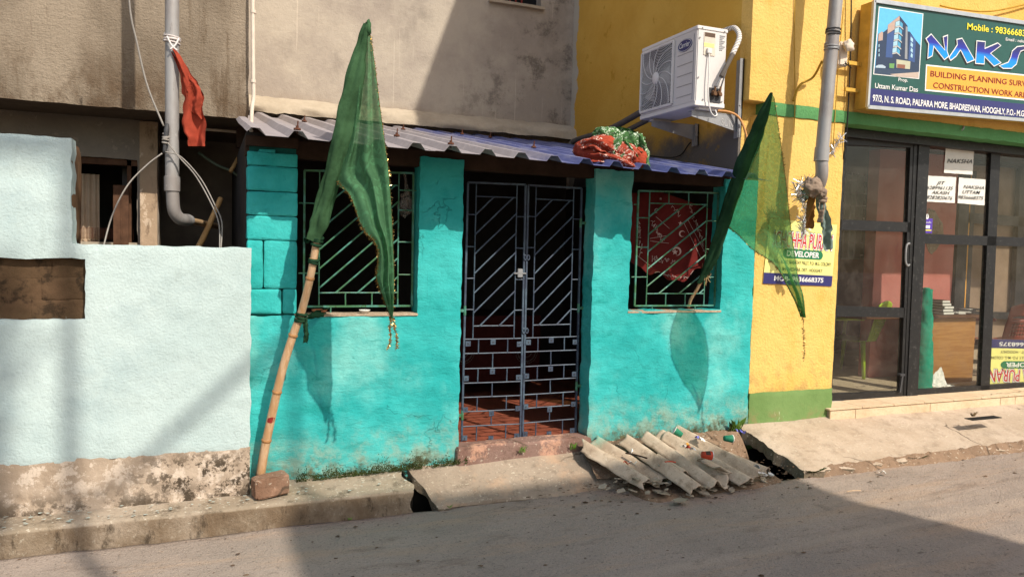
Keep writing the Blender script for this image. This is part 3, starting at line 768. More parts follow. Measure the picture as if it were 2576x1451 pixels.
segs = [(iu0, 0, iu0, 1, B), (iu1, 0, iu1, 1, B), (iu0, iv0, iu1, iv0, B), (iu0, iv1, iu1, iv1, B)]
segs += [(0, v, iu0, v, B) for v in (.24, .50, .755)]+[(iu1, v, 1, v, B) for v in (.13, .28, .52, .765)]
segs += [(u, iv1, u, 1, B) for u in (.385, .63)]+[(u, 0, u, iv0, B) for u in (.385, .63)]+[(u, 1, u, 1.06, B) for u in (.25, .8)]
segs += [(-.05, .755, 0, .755, B), (1, .755, 1.06, .755, B), (-.05, .24, 0, .24, B), (1, .13, 1.06, .13, B)]
segs += diags(iu0, iv0, iu1, iv1, [.155+.142*k for k in range(9)], -.70, B*1.25)
seglist(g1, .095, q1, segs, Mt['wing'])
q2 = [(1606, 480), (1807, 486), (1797, 768), (1596, 769)]
g2 = frame_of(q2, .075, Mt['wing'], .013, house, 'window_grille')
iu0, iu1, iv0, iv1 = .145, .865, .105, .895
segs = [(iu0, 0, iu0, 1, B), (iu1, 0, iu1, 1, B), (iu0, iv0, iu1, iv0, B), (iu0, iv1, iu1, iv1, B)]
segs += [(0, v, iu0, v, B) for v in (.235, .49, .75)]+[(iu1, v, 1, v, B) for v in (.25, .50, .75)]
segs += [(u, iv1, u, 1, B) for u in (.385, .63)]+[(u, 0, u, iv0, B) for u in (.385, .63)]+[(u, 1, u, 1.045, B) for u in (.22, .76)]
segs += [(-.05, .75, 0, .75, B), (1, .75, 1.06, .75, B), (-.05, .12, 0, .12, B), (1, .13, 1.06, .13, B)]
segs += diags(iu0, iv0, iu1, iv1, [.225+.152*k for k in range(9)], -.60, B*1.25)
seglist(g2, .075, q2, segs, Mt['wing'])
# double iron gate
GY = .145
LV = [.60, .655, .713, .768, .823, .877, .934]
for li, q in enumerate(([(1177, 459), (1322, 465), (1308, 1108), (1161, 1116)], [(1329, 466), (1463, 474), (1447, 1094), (1314, 1106)])):
    leaf = frame_of(q, GY, Mt['gate'], .014, house, 'gate_leaf'); b0 = .0088
    segs = [(.15, 0, .15, LV[0], b0), (.855, 0, .855, LV[0], b0), (.15, .052, .855, .052, b0), (.15, .55, .855, .55, b0)]
    segs += [(0, v, .15, v, b0) for v in (.122, .245, .367, .487)]+[(.855, v, 1, v, b0) for v in (.125, .248, .37, .49)]
    segs += [(0, v, 1, v, b0) for v in LV]
    for k, v in enumerate(LV):
        v2 = (LV+[1.])[k+1]
        segs += [(u, v, u, v2, b0) for u in ((.25, .75) if k % 2 == 0 else (.5,))]
    segs += diags(.15, .052, .855, .55, [.122+.0755*k for k in range(9)], -.226, b0*1.2)
    seglist(leaf, GY, q, segs, Mt['gate'])
    for (u, v) in ((.07, .617), (.5, .612), (.95, .622), (.5, .726), (.05, .75), (.95, .752), (.05, .87), (.95, .873), (.5, .888), (.05, .978), (.5, .985), (.94, .98)):
        p = PY(*quv(q, u, v), GY-.010); wx, wz = .026, .019
        mb = MB().box((p.x-wx*.75, p.y-.003, p.z-wz), (p.x+wx*.75, p.y+.002, p.z+wz)); mb.lathe([(0, -.001), (.005, -.001), (.005, .004), (0, .004)], (p.x, p.y-.003, p.z), 8, Matrix.Rotation(R(90), 4, 'X'), 1)
        obj('bolt_plate', mb, [Mt['gate'], Mt['dkgrey']], leaf)
    for v in ((.49, .89) if li == 0 else (.14, .485, .80)):
        p = PY(*quv(q, 0 if li == 0 else 1, v), GY); sx = -1 if li == 0 else 1
        mb = MB().tube([p-Vector((0, 0, .035)), p+Vector((0, 0, .035))], .011, 8); mb.bar(p, p+Vector((sx*.09, 0, 0)), .02, .012); mb.bar(p+Vector((sx*.05, 0, .012)), p+Vector((sx*.07, 0, .03)), .014, .01)
        obj('hinge', mb, Mt['wing'], leaf)
    # latch rings where the leaves meet
    for yy in (648, 832):
        p = PY(1325-(yy-648)*.02+(-4 if li == 0 else 4), yy, GY-.012)
        ring = [p+Vector((.010*math.cos(t), 0, .018*math.sin(t))) for t in [k*.45 for k in range(15)]]
        obj('latch_ring', MB().tube(ring, .005, 6), Mt['gate'], leaf)
    if li == 0:
        p = PY(1308, 686, GY-.012); mb = MB().box((p.x-.02, p.y-.01, p.z-.035), (p.x+.02, p.y+.004, p.z+.03)); mb.bar(p+Vector((-.05, -.004, -.005)), p+Vector((.05, -.004, -.005)), .012)
        obj('lock_bolt', mb, Mt['grey'], leaf, bevel=.003)
# inside: draped shrine table behind the gate, cloth with half medallions
tb = thing('draped_table', 'dark red cloth-covered table in the dim room behind the gate', 'table', (2.0, 1.9, .318))
mb = MB(); x0t, x1t = 1.2, 3.0
obj('tabletop', MB().box((x0t, 1.6, 1.05), (x1t, 2.3, 1.09)), Mt['wood'], tb)
def drape(u, v): return (x0t-.02+u*(x1t-x0t+.04), 1.585+.018*math.sin(u*34)*v+.01*nz(u*12, v*3), 1.095-v*.62)
obj('tablecloth', MB().grid(drape, 60, 8), flat('dark_red_table_cloth', H('#3c1a18'), .8, .1, 0, .2), tb, smooth=True)
for px in (1165, 1325):
    c = PY(px, 885, 1.55); mb = MB()
    for rr, wd in ((.045, .01), (.085, .012), (.11, .006)):
        for k in range(16):
            t0 = math.pi+math.pi*k/16; t1 = math.pi+math.pi*(k+.7)/16
            mb.add([c+Vector((math.cos(t)*r2, 0, math.sin(t)*r2)) for t, r2 in ((t0, rr), (t1, rr), (t1, rr+wd), (t0, rr+wd))], [(0, 1, 2, 3)])
    obj('lace_medallion', mb, flat('dull_lace', H('#5d5a55'), .9), tb)

# ------------------------------------------------------------------ low pale blue boundary wall
bw = thing('boundary_wall', 'pale blue plastered low wall with stepped top and bare stained foot', 'wall', (-.4, -.12, .16))
Yb = -.12
xs_ = -.702; xe = PY(630, 940, Yb).x; zt = PY(400, 619, Yb).z; zh = PY(90, 342, Yb).z
nich = (-2.6, PY(215, 725, Yb).x, PY(110, 804, Yb).z, PY(110, 650, Yb).z)
zb_ = .455
mb = sheet(-4, xe, zb_, zh, [(xs_, xe+.1, zt, zh+.1), nich], Yb-.010, .16, .025, .005, .008, seed=6.)
obj('wall_face', mb, Mt['pale'], bw, smooth='auto')
mb = MB().grid(lambda u, v: (-4+u*(xe+4), Yb-.012+v*.17, zt+.002+.002*nz(u*40, v*3)), 40, 2)
obj('wall_top', MB().box((nich[1]+.02, Yb+.006, zt-.4), (xe-.005, Yb+.15, zt-.003)).box((-4, Yb+.1, zt-.4), (nich[1]+.02, Yb+.15, zt-.003)), Mt['pale'], bw)
obj('stepped_end', rough_box((-4, Yb+.004, zt-.01), (xs_-.003, Yb+.155+.27, zh-.004), .05, .007, 3.), flat('mossy_brown_render', H('#6a513c'), .95, .1, 0, .4, 7), bw, smooth='auto')
def foot(u, v):
    x = -4+u*(xe+4); z = .02+v*(zb_+.012+.02*nz(x*5, 3)+.012*nz(x*17, 5)-.02)
    return (x, Yb-.008-.006*(1-v)+.005*nz(x*6, z*6, 4)+.003*nz(x*22, z*22, 7), z)
obj('bare_footing', MB().grid(foot, 170, 20), Mt['bare'], bw, smooth=True)
t_ = NT('bare_render_niche')
colr = t_.mix(t_.rng(t_.noise(3, 7, .7), .36, .64), H('#5f4a37'), H('#4d3d2c'))
colr = t_.mix(t_.rng(t_.noise(4, 7, .7, t_.mapped((4, 1, .8), loc=(.3, 0, .2))), .63, .67, 0, .9), colr, H('#b3bab4'))
colr = t_.mix(t_.rng(t_.noise(7, 8, .7), .54, .66, 0, .8), colr, H('#2c241c'))
t_.bump([(t_.noise(22, 6, .7), .01, .8)]); mn = t_.fin(colr, .95, .1)
for k in range(6):
    z0 = nich[2]-.02+(nich[3]-nich[2]+.04)*(k//2)/3; z1 = z0+(nich[3]-nich[2]+.04)/3
    a = -2.7 if k % 2 == 0 else -.86+.05*(k//2-1); bb = -.86+.05*(k//2-1) if k % 2 == 0 else nich[1]+.03
    obj('niche_block', rough_box((a, Yb+.037+.0012*(k % 3), z0-.003), (bb+.003, Yb+.1, z1+.003), .03, .004, k+11), mn, bw, smooth='auto')
mb = MB().box((-4, Yb+.08, -.3), (xe-.004, Yb+.14, zt-.02)); obj('wall_core', mb, Mt['bare'], bw)

# ------------------------------------------------------------------ brown building behind the boundary wall
bb_ = thing('brown_building', 'weathered brown building with overhanging upper storey behind the low wall', 'building', (-.8, 1.2, .1))
OZ = 2.69; OX = .305
obj('upper_wall', sheet(-5, OX, OZ, 6.2, [], 1.2, .02, .06, .006, .010, seed=1.), Mt['brown'], bb_, smooth='auto')
obj('overhang_soffit', MB().box((-5, 1.215, OZ+.005), (OX-.01, 4.2, OZ+.12)), flat('grey_soffit', H('#6d6258'), .95, .1), bb_)
obj('side_face', MB().box((OX-.02, 1.21, OZ), (OX-.003, 3.2, 6.2)), Mt['flash'], bb_)
RY = 1.8
wl, wr, wb, wt = PY(205, 500, RY).x, PY(345, 500, RY).x, PY(280, 612, RY).z-.25, PY(280, 398, RY).z
dk = plaster('dim_grey_render', H('#857c72'), H('#94897c'), 2.2, 50, .004, .6, stains=[(H('#a69a8a'), 5, .58, .62, .6, None, 1.)])
obj('ground_floor_wall', sheet(-5, PY(398, 500, RY).x, -.3, OZ+.01, [(wl-.55, wr, wb, wt)], RY, .2, .06, .004, .008, seed=4.), dk, bb_, smooth='auto')
obj('pillar', rough_box((PY(352, 500, RY-.05).x, RY-.05, -.3), (PY(396, 500, RY-.05).x, RY+.35, OZ), .08, .006, 2.), plaster('tan_pillar_render', H('#a58d74'), H('#b89f85'), 2.5, 60, .004, .6, stains=[(H('#cdb79f'), 7, .62, .64, .8, None, .7), (H('#5b4a3a'), 9, .55, .68, .7, None, .4)]), bb_, smooth='auto')
obj('back_wall', MB().box((-.6, 2.9, -.3), (.45, 3.0, OZ+.05)).box((OX-.01, 1.9, -.3), (OX+.02, 3.0, 2.3)), flat('grey_brown_render', H('#756b61'), .95, .1, 0, .3, 3), bb_)  # grey-brown with a random change of tone
obj('room_void', MB().box((-3, 3.2, -.3), (-.62, 3.3, OZ)).box((-.64, RY+.2, -.3), (-.6, 3.3, OZ)), Mt['inwall'], bb_)
wf = obj('window', MB().box((wr-.075, RY+.03, wb), (wr-.045, RY+.09, wt)).box((wl-.5, RY+.03, wt-.05), (wr, RY+.09, wt)), Mt['shutter'], bb_)
obj('shutter', MB().box((wr-.17, RY-.03, wb), (wr-.06, RY+.0, PY(280, 472, RY).z+.02)).box((wr-.115, RY-.036, wb), (wr-.105, RY-.03, PY(280, 478, RY).z)), Mt['shutter'], wf)
obj('curtain', MB().grid(lambda u, v: (wl-.3+u*.40, RY+.22+.012*math.sin(u*60), wb+v*(wt-wb-.12)), 60, 2), Mt['curtain'], wf, smooth=True)
mb = MB()
zm = PY(280, 575, RY).z
for k in range(9): mb.bar((wl-.3, RY+.11, zm-.01*k), (wr-.16, RY+.11, zm-.01*k), .003)
for k in range(34): mb.bar((wl-.3+.02*k, RY+.113, zm+.005), (wl-.3+.02*k, RY+.113, zm-.09), .003)
obj('wire_mesh', mb, Mt['rust'], wf, kind='stuff')
obj('window_ledge', MB().box((wl-.5, RY-.02, wb-.05), (wr, RY+.15, zm-.11)), Mt['flash'], bb_)

# ------------------------------------------------------------------ beige building at the back
bg = thing('beige_building', 'tall grey beige cement wall rising behind the tin roof', 'building', (2.2, 3.25, 2.8))
win = (PY(1235, 8, 3.25).x, PY(1362, 8, 3.25).x, PY(1300, 11, 3.25).z, 6.0)
obj('rear_wall', sheet(.2, 4.12, -.3, 7.2, [win], 3.25, .2, .07, .007, .010, seed=12.), Mt['beige'], bg, smooth='auto')
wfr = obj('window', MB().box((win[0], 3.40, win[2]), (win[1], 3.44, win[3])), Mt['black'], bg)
obj('sill', rough_box((win[0]-.03, 3.20, win[2]-.03), (win[1]+.03, 3.42, win[2]+.004), .06, .003, 2), Mt['flash'], wfr)
for k in range(6): obj('bar', MB().bar((win[0]+.04+k*.075, 3.33, win[2]), (win[0]+.04+k*.075, 3.33, win[3]), .014), Mt['mesh_r'], wfr)
obj('flashing', MB().grid(lambda u, v: (.33+u*3.78, 3.255-.20*math.sin(v*math.pi*.62)*(1+.25*nz(u*14, v*2)) if v > 0 else 3.25, 3.24-v*.19+.014*nz(u*18, v*2, 3)+.010*nz(u*50, v*6)), 90, 8), Mt['flash'], bg, smooth=True)

# ------------------------------------------------------------------ yellow building
yb = thing('yellow_building', 'bright yellow building with green bands and a glass shop front', 'building', (5.5, 0, .3))
XS = 4.108
P1x, P0x = PY(2107, 700).x, 4.238
zlo = PY(1895, 255).z-.0
bnd0, bnd1 = PY(1958, 291).z, PY(1958, 259).z
obj('side_wall', sheet(.12, 3.3, 1.6, 8.6, [], XS, .03, .06, .005, .002, 'x', seed=3.), Mt['yside'], yb, smooth='auto')
obj('pillar', sheet(P0x, P1x, .57, bnd0, [], .0, .30, .025, .004, .004, seed=5.), Mt['yellow'], yb, smooth='auto')
obj('pillar_core', MB().box((XS+.01, .14, .0), (P1x-.02, .5, 3.2)), Mt['yellow'], yb)
obj('green_dado', sheet(P0x, P1x+.003, .1, .573, [], -.006, .30, .025, .004, .009, seed=6.), Mt['greenlow'], yb, smooth='auto')
obj('upper_wall', sheet(XS, 9.5, bnd1, 6.6, [], .0, .14, .03, .004, .002, seed=8.), Mt['yellow'], yb, smooth='auto')
obj('lower_edge', MB().box((XS+.004, .006, bnd1-.003), (9.5, .14, bnd1+.01)), Mt['yellow'], yb)
obj('green_band', sheet(PY(1930, 275).x, 9.5, bnd0, bnd1-.002, [], -.012, .26, .025, .003, .007, seed=9.), Mt['green'], yb, smooth='auto')
obj('projecting_storey', MB().box((XS, -2.1, 6.62), (9.5, 3.3, 8.75)), Mt['yellow'], yb)
# step of cream tiles
st = obj('shop_step', MB().box((5.105, -.03, .05), (9.5, .6, .385)), Mt['ledge'], yb)
xt = 5.1
ti = 0
while xt < 8.6:
    wdt = (.30, .94, .98, .22, .95, .6)[ti % 6]; ti += 1
    obj('riser_tile', MB().box((xt+.002, -.046, .10), (xt+wdt-.002, -.031, .380)), Mt['tile'], st, bevel=.002)
    xt += wdt
xt = 5.08
while xt < 8.6:
    obj('tread_tile', MB().box((xt+.002, -.055, .3865), (xt+.388, .26, .400)), Mt['tile'], st, bevel=.002)
    xt += .39
# shop front frames and panes
FY = .24
def pbar(mb, p, q, wpx, Y=FY, dp=.05):
    a = PY(*p, Y); b_ = PY(*q, Y); wd = wpx*(a-CAM).length/FPX*1.08
    mb.bar(a, b_, wd, dp)
    return mb
obj('door_reveal', MB().box((P1x-.3, .16, 2.82), (9.5, .40, 2.895)), Mt['frame'], yb)
mb = MB()
pbar(mb, (2318, 330), (2286, 1000), 30, dp=.08); pbar(mb, (2300, 330), (2272, 1000), 12, dp=.06)
jamb = obj('door_jamb', mb, Mt['frame'], yb)
dq = [(2120, 348), (2296, 352), (2262, 994), (2085, 1001)]
mb = MB()
for (a, b_, wpx) in (((2125, 352), (2300, 360), 22), ((2098, 565), (2292, 572), 22), ((2090, 782), (2270, 786), 22), ((2080, 1000), (2265, 993), 18), ((2122, 352), (2084, 1000), 6), ((2294, 352), (2268, 995), 18)):
    pbar(mb, a, b_, wpx)
door = obj('glass_door', mb, Mt['frame'], yb)
def pane(name, q, Y, parent):
    P = [PY(*p, Y) for p in q]
    return obj(name, MB().prism(P, (0, .005, 0)), Mt['glass'], parent)
for q in ([(2124, 360), (2290, 366), (2284, 563), (2110, 558)], [(2108, 572), (2284, 580), (2268, 778), (2096, 775)], [(2094, 790), (2266, 794), (2258, 986), (2084, 994)]): pane('pane', q, FY, door)
mb = MB(); hp = [PY(x, y, FY-.05) for x, y in ((2287, 612), (2280, 620), (2278, 655), (2283, 668))]
hp = [PY(2287, 615, FY-.02)]+hp+[PY(2288, 665, FY-.02)]
obj('handle', MB().tube(curve_pts(hp, 5), .009, 8), Mt['grey'], door)
p = PY(2269, 945, FY-.045); obj('tower_bolt', MB().bar(p, p+Vector((-.02, 0, -.16)), .02).box((p.x-.03, p.y-.01, p.z), (p.x+.03, p.y+.03, p.z+.02)), Mt['dkgrey'], door)
mb = MB()
for (a, b_, wpx) in (((2316, 350), (2700, 382), 26), ((2300, 600), (2700, 613), 20), ((2285, 990), (2700, 962), 16), ((2501, 350), (2472, 990), 26), ((2700, 360), (2690, 980), 26)):
    pbar(mb, a, b_, wpx)
shopwin = obj('shop_window', mb, Mt['frame'], yb)
for q in ([(2330, 365), (2488, 378), (2480, 597), (2312, 590)], [(2312, 610), (2480, 614), (2464, 970), (2292, 982)], [(2512, 378), (2690, 392), (2690, 604), (2500, 597)], [(2500, 616), (2690, 622), (2690, 960), (2484, 972)]): pane('pane', q, FY, shopwin)
mb = MB(); pbar(mb, (2286, 1001), (2700, 972), 6, FY-.005, .06); pbar(mb, (2080, 1010), (2262, 1003), 5, FY-.005, .06); obj('chipped_edge', mb, Mt['chip'], shopwin)
# the shop's room
obj('room_floor', MB().box((5.1, .28, .2), (12, 5.6, .37)), Mt['roomfloor'], yb)
obj('room_ceiling', MB().box((4.2, .40, 2.95), (12, 5.6, 3.05)), Mt['inwall'], yb)
obj('room_wall', MB().box((4.3, .5, .2), (4.95, 5.6, 3.0)).box((11.9, .3, .2), (12, 5.6, 3.0)), Mt['maroon'], yb)
bw0, bw1 = PY(2118, 540, 3.2).x, PY(2222, 540, 3.2).x; bz0, bz1 = PY(2160, 652, 3.2).z, PY(2160, 432, 3.2).z
obj('room_back_wall', sheet(4.5, 12, .2, 3.0, [(bw0, bw1, bz0, bz1)], 3.2, .12, .2, .002, .001), Mt['maroon'], yb, smooth='auto')
bwin = obj('back_window', MB().box((bw0, 3.22, bz0), (bw0+.05, 3.3, bz1)).box((bw1-.30, 3.22, bz0), (bw1-.22, 3.3, bz1)).box((bw1-.05, 3.22, bz0), (bw1, 3.3, bz1)), Mt['frame'], yb)
for k in range(7): obj('bar', MB().bar((bw0, 3.25, bz0+.06+k*(bz1-bz0)/7), (bw1-.3, 3.25, bz0+.06+k*(bz1-bz0)/7), .014), Mt['grey'], bwin)
for k in range(3): obj('bar', MB().bar((bw0+.1+k*.11, 3.25, bz0), (bw0+.1+k*.11, 3.25, bz1), .010), Mt['grey'], bwin)
obj('louvre_pane', MB().box((bw0, 3.5, bz0), (bw1, 3.52, bz1)), flat('frosted_pane', H('#8f9a94'), .5), bwin)
pk0, pk1 = PY(2306, 500, 1.25).x, PY(2408, 500, 1.25).x
obj('partition', sheet(pk0-.6, pk1, .37, 2.95, [], 1.25, .15, .06, .003, .003, seed=5), Mt['pink'], yb, smooth='auto')
mb = MB(); cp = [PY(x, y, 1.244) for x, y in ((2336, 524), (2352, 530), (2362, 548), (2372, 562), (2374, 590), (2368, 608), (2356, 628), (2344, 640), (2336, 632), (2326, 600))]
obj('bare_patch', MB().prism(cp, (0, .004, 0)), Mt['slab'], yb)
mb = MB()
for (a, b_, wpx) in (((2432, 430), (2412, 800), 44), ((2430, 548), (2600, 560), 20), ((2420, 790), (2600, 796), 14), ((2432, 400), (2600, 412), 22), ((2590, 400), (2570, 830), 60)):
    pbar(mb, a, b_, wpx, 1.35, .06)
idr = obj('inner_door', mb, Mt['frame'], yb)
obj('door_board', MB().prism([PY(x, y, 1.40) for x, y in ((2400, 380), (2620, 400), (2600, 860), (2390, 850))], (0, .02, 0)), Mt['brownpanel'], idr)
mb = MB(); pbar(mb, (2444, 400), (2424, 790), 3, 1.33, .02); obj('bead', mb, Mt['sg_orange'], idr)

# ------------------------------------------------------------------ air conditioner on the yellow side wall
ac = thing('air_conditioner', 'white outdoor air conditioner unit on grey brackets on the yellow wall', 'air conditioner', (3.74, .4, 2.9))
AX0, AX1, AY0, AY1, AZ0, AZ1 = 3.60, 3.885, .03, .84, 2.915, 3.535
obj('casing', MB().box((AX0, AY0, AZ0+.02), (AX1, AY1, AZ1)), Mt['acside'], ac, bevel=.008)
obj('lid', MB().box((AX0-.005, AY0-.006, AZ1-.024), (AX1+.004, AY1+.004, AZ1+.005)), Mt['white'], ac, bevel=.004)
obj('base_tray', MB().box((AX0-.003, AY0-.004, AZ0), (AX1, AY1+.002, AZ0+.035)).box((AX0+.06, AY0+.03, AZ0-.022), (AX1-.04, AY0+.09, AZ0)).box((AX0+.06, AY1-.12, AZ0-.022), (AX1-.04, AY1-.06, AZ0)), Mt['white'], ac, bevel=.003)
gy0, gy1, gz0, gz1 = AY0+.315, AY1-.012, AZ0+.06, AZ1-.045
gc = Vector((AX0-.010, (gy0+gy1)/2, (gz0+gz1)/2)); gr = (gz1-gz0)/2
obj('fan_recess', MB().box((AX0-.004, gy0, gz0), (AX0-.001, gy1, gz1)), Mt['dkgrey'], ac)
obj('fan_blade', MB().poly([gc+Vector((.004, .05, .02)), gc+Vector((.004, .19, .11)), gc+Vector((.004, .10, .20)), gc+Vector((.004, .0, .07))]).poly([gc+Vector((.004, -.05, .02)), gc+Vector((.004, -.19, .07)), gc+Vector((.004, -.2, -.08)), gc+Vector((.004, -.03, -.05))]).poly([gc+Vector((.004, .02, -.05)), gc+Vector((.004, .03, -.2)), gc+Vector((.004, .18, -.14)), gc+Vector((.004, .06, -.01))]), Mt['grey'], ac)
mb = MB()
for (a, b_) in (((gy0, gz0), (gy1, gz0)), ((gy1, gz0), (gy1, gz1)), ((gy1, gz1), (gy0, gz1)), ((gy0, gz1), (gy0, gz0))):
    mb.bar((AX0-.010, *a), (AX0-.010, *b_), .022, .016, up=(1, 0, 0))
obj('grille_frame', mb, Mt['white'], ac, bevel=.003)
mb = MB()
def clipyz(p): return Vector((p.x, min(gy1, max(gy0, p.y)), min(gz1, max(gz0, p.z))))
for k in range(22):
    r_ = .055+.0125*k; mb.tube([clipyz(gc+Vector((-.006, r_*math.cos(t), r_*math.sin(t)))) for t in [i*math.pi/18 for i in range(37)]], .0021, 4)
for k in range(12):
    a0 = k*math.pi/6; mb.tube([clipyz(gc+Vector((-.009, (.04+.29*s_)*math.cos(a0+.9*s_), (.04+.29*s_)*math.sin(a0+.9*s_)))) for s_ in [i/10 for i in range(11)]], .0032, 4)
obj('fan_grille', mb, Mt['white'], ac)
MX = Matrix.Rotation(R(-90), 4, 'Y')
obj('hub', MB().lathe([(0, .016), (.036, .014), (.046, .008), (.050, 0)], gc+Vector((-.006, 0, 0)), 24, MX), Mt['white'], ac, smooth=True)
mb = MB()
for k in range(5): mb.box((AX0-.003, AY0+.055, AZ0+.095+.085*k), (AX0+.001, AY0+.26, AZ0+.099+.085*k))
mb.box((AX0-.003, AY0+.04, AZ0+.05), (AX0, AY0+.043, AZ1-.05))
obj('casing_groove', mb, Mt['grey'], ac)
bc = Vector((AX0-.004, AY0+.165, AZ1-.115))
def ell(c, a, b_, dx, n=28): return [c+Vector((dx, a*math.cos(t), b_*math.sin(t))) for t in [2*math.pi*i/n for i in range(n)]]
bd = obj('badge', MB().prism(ell(bc, .098, .050, 0), (.004, 0, 0)), Mt['badge'], ac)
rim = ell(bc, .092, .045, -.002); obj('badge_rim', MB().tube(rim+[rim[0]], .0022, 4), Mt['sg_white'], bd)
obj('lettering', text_mb('Carrier', bc+Vector((0, .072, -.016)), bc+Vector((0, -.072, -.016)), .043, .002, .012, .25), Mt['sg_white'], bd, recalc=False)
# valve end (faces the street)
ey = AY0-.001
mb = MB().box((AX0+.055, ey-.004, AZ1-.225), (AX0+.175, ey+.02, AZ1-.035)); ep = obj('cover_plate', mb, flat('ivory_cover', H('#cfc3b2'), .5), ac, bevel=.006)
obj('grip_shade_patch', MB().box((AX0+.066, ey-.0055, AZ1-.075), (AX0+.164, ey-.004, AZ1-.043)), flat('grip_shade_brown', H('#5a4636'), .7), ep)  # flat brown plate; the shade inside the grip is put into its colour
obj('warning_label', MB().box((AX0+.062, ey-.0055, AZ1-.155), (AX0+.158, ey-.004, AZ1-.125)), Mt['sg_cream'], ep)
obj('cable_gland', MB().box((AX0+.085, ey-.025, AZ1-.208), (AX0+.128, ey-.003, AZ1-.168)), Mt['white'], ep, bevel=.003)
mb = MB()
for k in range(9): mb.box((AX1-.072, ey-.002, AZ1-.055-.014*k), (AX1-.020-.012*(k % 3), ey, AZ1-.048-.014*k))
obj('data_label', mb, Mt['grey'], ac)
mb = MB()
for (x, z) in ((AX0+.02, AZ1-.09), (AX0+.02, AZ0+.22), (AX0+.04, AZ1-.012), (AX1-.03, AZ1-.014), (AX1-.03, AZ0+.05), (AX0+.07, AZ0+.05)):
    mb.lathe([(0, .004), (.006, .003), (.007, 0)], (x, ey-.006, z), 8, Matrix.Rotation(R(90), 4, 'X'))
obj('screw', mb, Mt['grey'], ac, kind='stuff')
mb = MB()
mb.box((AX0+.125, ey-.008, AZ0+.035), (AX1-.045, ey, AZ0+.15)); obj('valve_plate', mb, Mt['dkgrey'], ac)
mb = MB()
for dx in (.16, .21): mb.tube([(AX0+dx, ey-.002, AZ0+.10), (AX0+dx, ey-.045, AZ0+.10)], .016, 8); mb.tube([(AX0+dx-.02, ey-.03, AZ0+.12), (AX0+dx+.02, ey-.03, AZ0+.09)], .010, 8); mb.tube([(AX0+dx, ey-.035, AZ0+.10), (AX0+dx+.004, ey-.035, AZ0+.16)], .009, 8)
obj('valve', mb, Mt['brass'], ac)
obj('power_lead', MB().tube(curve_pts([(AX0+.105, ey-.015, AZ1-.205), (AX0+.10, ey-.03, AZ1-.35), (AX0+.10, ey-.03, AZ0+.10), (AX0+.125, ey-.03, AZ0-.03), (AX0+.165, ey-.03, AZ0-.075), (AX0+.20, ey-.02, AZ0-.06), (AX0+.205, ey+.01, AZ0-.02)], 8), .0055, 8), Mt['white'], ac, smooth=True)
pp = [(AX0+.165, ey-.04, AZ0+.15), (AX0+.20, ey-.06, AZ0+.24), (AX0+.25, ey-.06, AZ0+.33), (AX1+.04, ey-.04, AZ0+.45), (AX1+.12, ey+.0, AZ0+.58), (AX1+.16, ey+.10, AZ0+.68), (AX1+.17, ey+.20, AZ0+.705), (AX1+.14, ey+.36, AZ0+.68), (AX1+.10, .62, AZ0+.60), (AX1+.2, .70, AZ0+.58)]
cp = curve_pts(pp, 8)
obj('insulated_pipe', MB().tube(cp[22:], .021, 10), Mt['pipewrap'], ac, smooth=True)
obj('foam_sleeve', MB().tube(cp[7:24], .019, 10), Mt['foamgrey'], ac, smooth=True)
obj('copper_pipe', MB().tube(cp[:9], .009, 8).tube([(AX0+.215, ey-.035, AZ0+.15), (AX1-.02, ey-.05, AZ0+.33), (AX1+.03, ey-.04, AZ0+.43)], .006, 6), Mt['grey'], ac, smooth=True)
obj('drain_hose', MB().tube(curve_pts([(AX0+.2, ey+.1, AZ0-.01), (AX1+.08, ey+.06, AZ0-.01), (AX1+.17, ey+.02, AZ0-.06), (AX1+.215, ey-.02, AZ0-.20), (AX1+.23, ey-.03, AZ0-.36)], 8), .010, 8), Mt['ylwstrap'], ac, smooth=True)
for (y, zc) in ((.115, AZ0), (.70, AZ0)):
    br = obj('bracket', MB().prism([(AX0+.02, y-.02, zc-.030), (XS-.02, y-.02, zc-.030), (XS-.02, y-.02, zc-.165), (AX0+.02, y-.02, zc-.075)], (0, .004, 0)).box((AX0+.02, y-.022, zc-.032), (XS-.01, y+.035, zc-.026)), Mt['grey'], ac)
    zt_ = zc+.43 if y < .4 else zc-.02
    obj('strap', MB().box((XS-.018, y-.045, zc-.21), (XS-.008, y+.04, zt_)).box((XS-.05, y-.045, zc-.21), (XS-.008, y-.040, zt_)), Mt['grey'], br)
    obj('bolt', MB().lathe([(0, .012), (.014, .010), (.016, 0)], (XS-.036, y-.045, zc-.12), 8, Matrix.Rotation(R(90), 4, 'X')).lathe([(0, .008), (.007, .006), (.008, 0)], (XS-.036, y-.045, zc+.05), 8, Matrix.Rotation(R(90), 4, 'X')), Mt['grey'], br)
    if y < .4:
        obj('lettering', text_mb('SUN', (AX0+.31, y-.0205, zc-.125), (AX0+.43, y-.0205, zc-.135), .062, .002, .004), flat('embossed_grey', H('#a9a7a5'), .5), br, recalc=False)
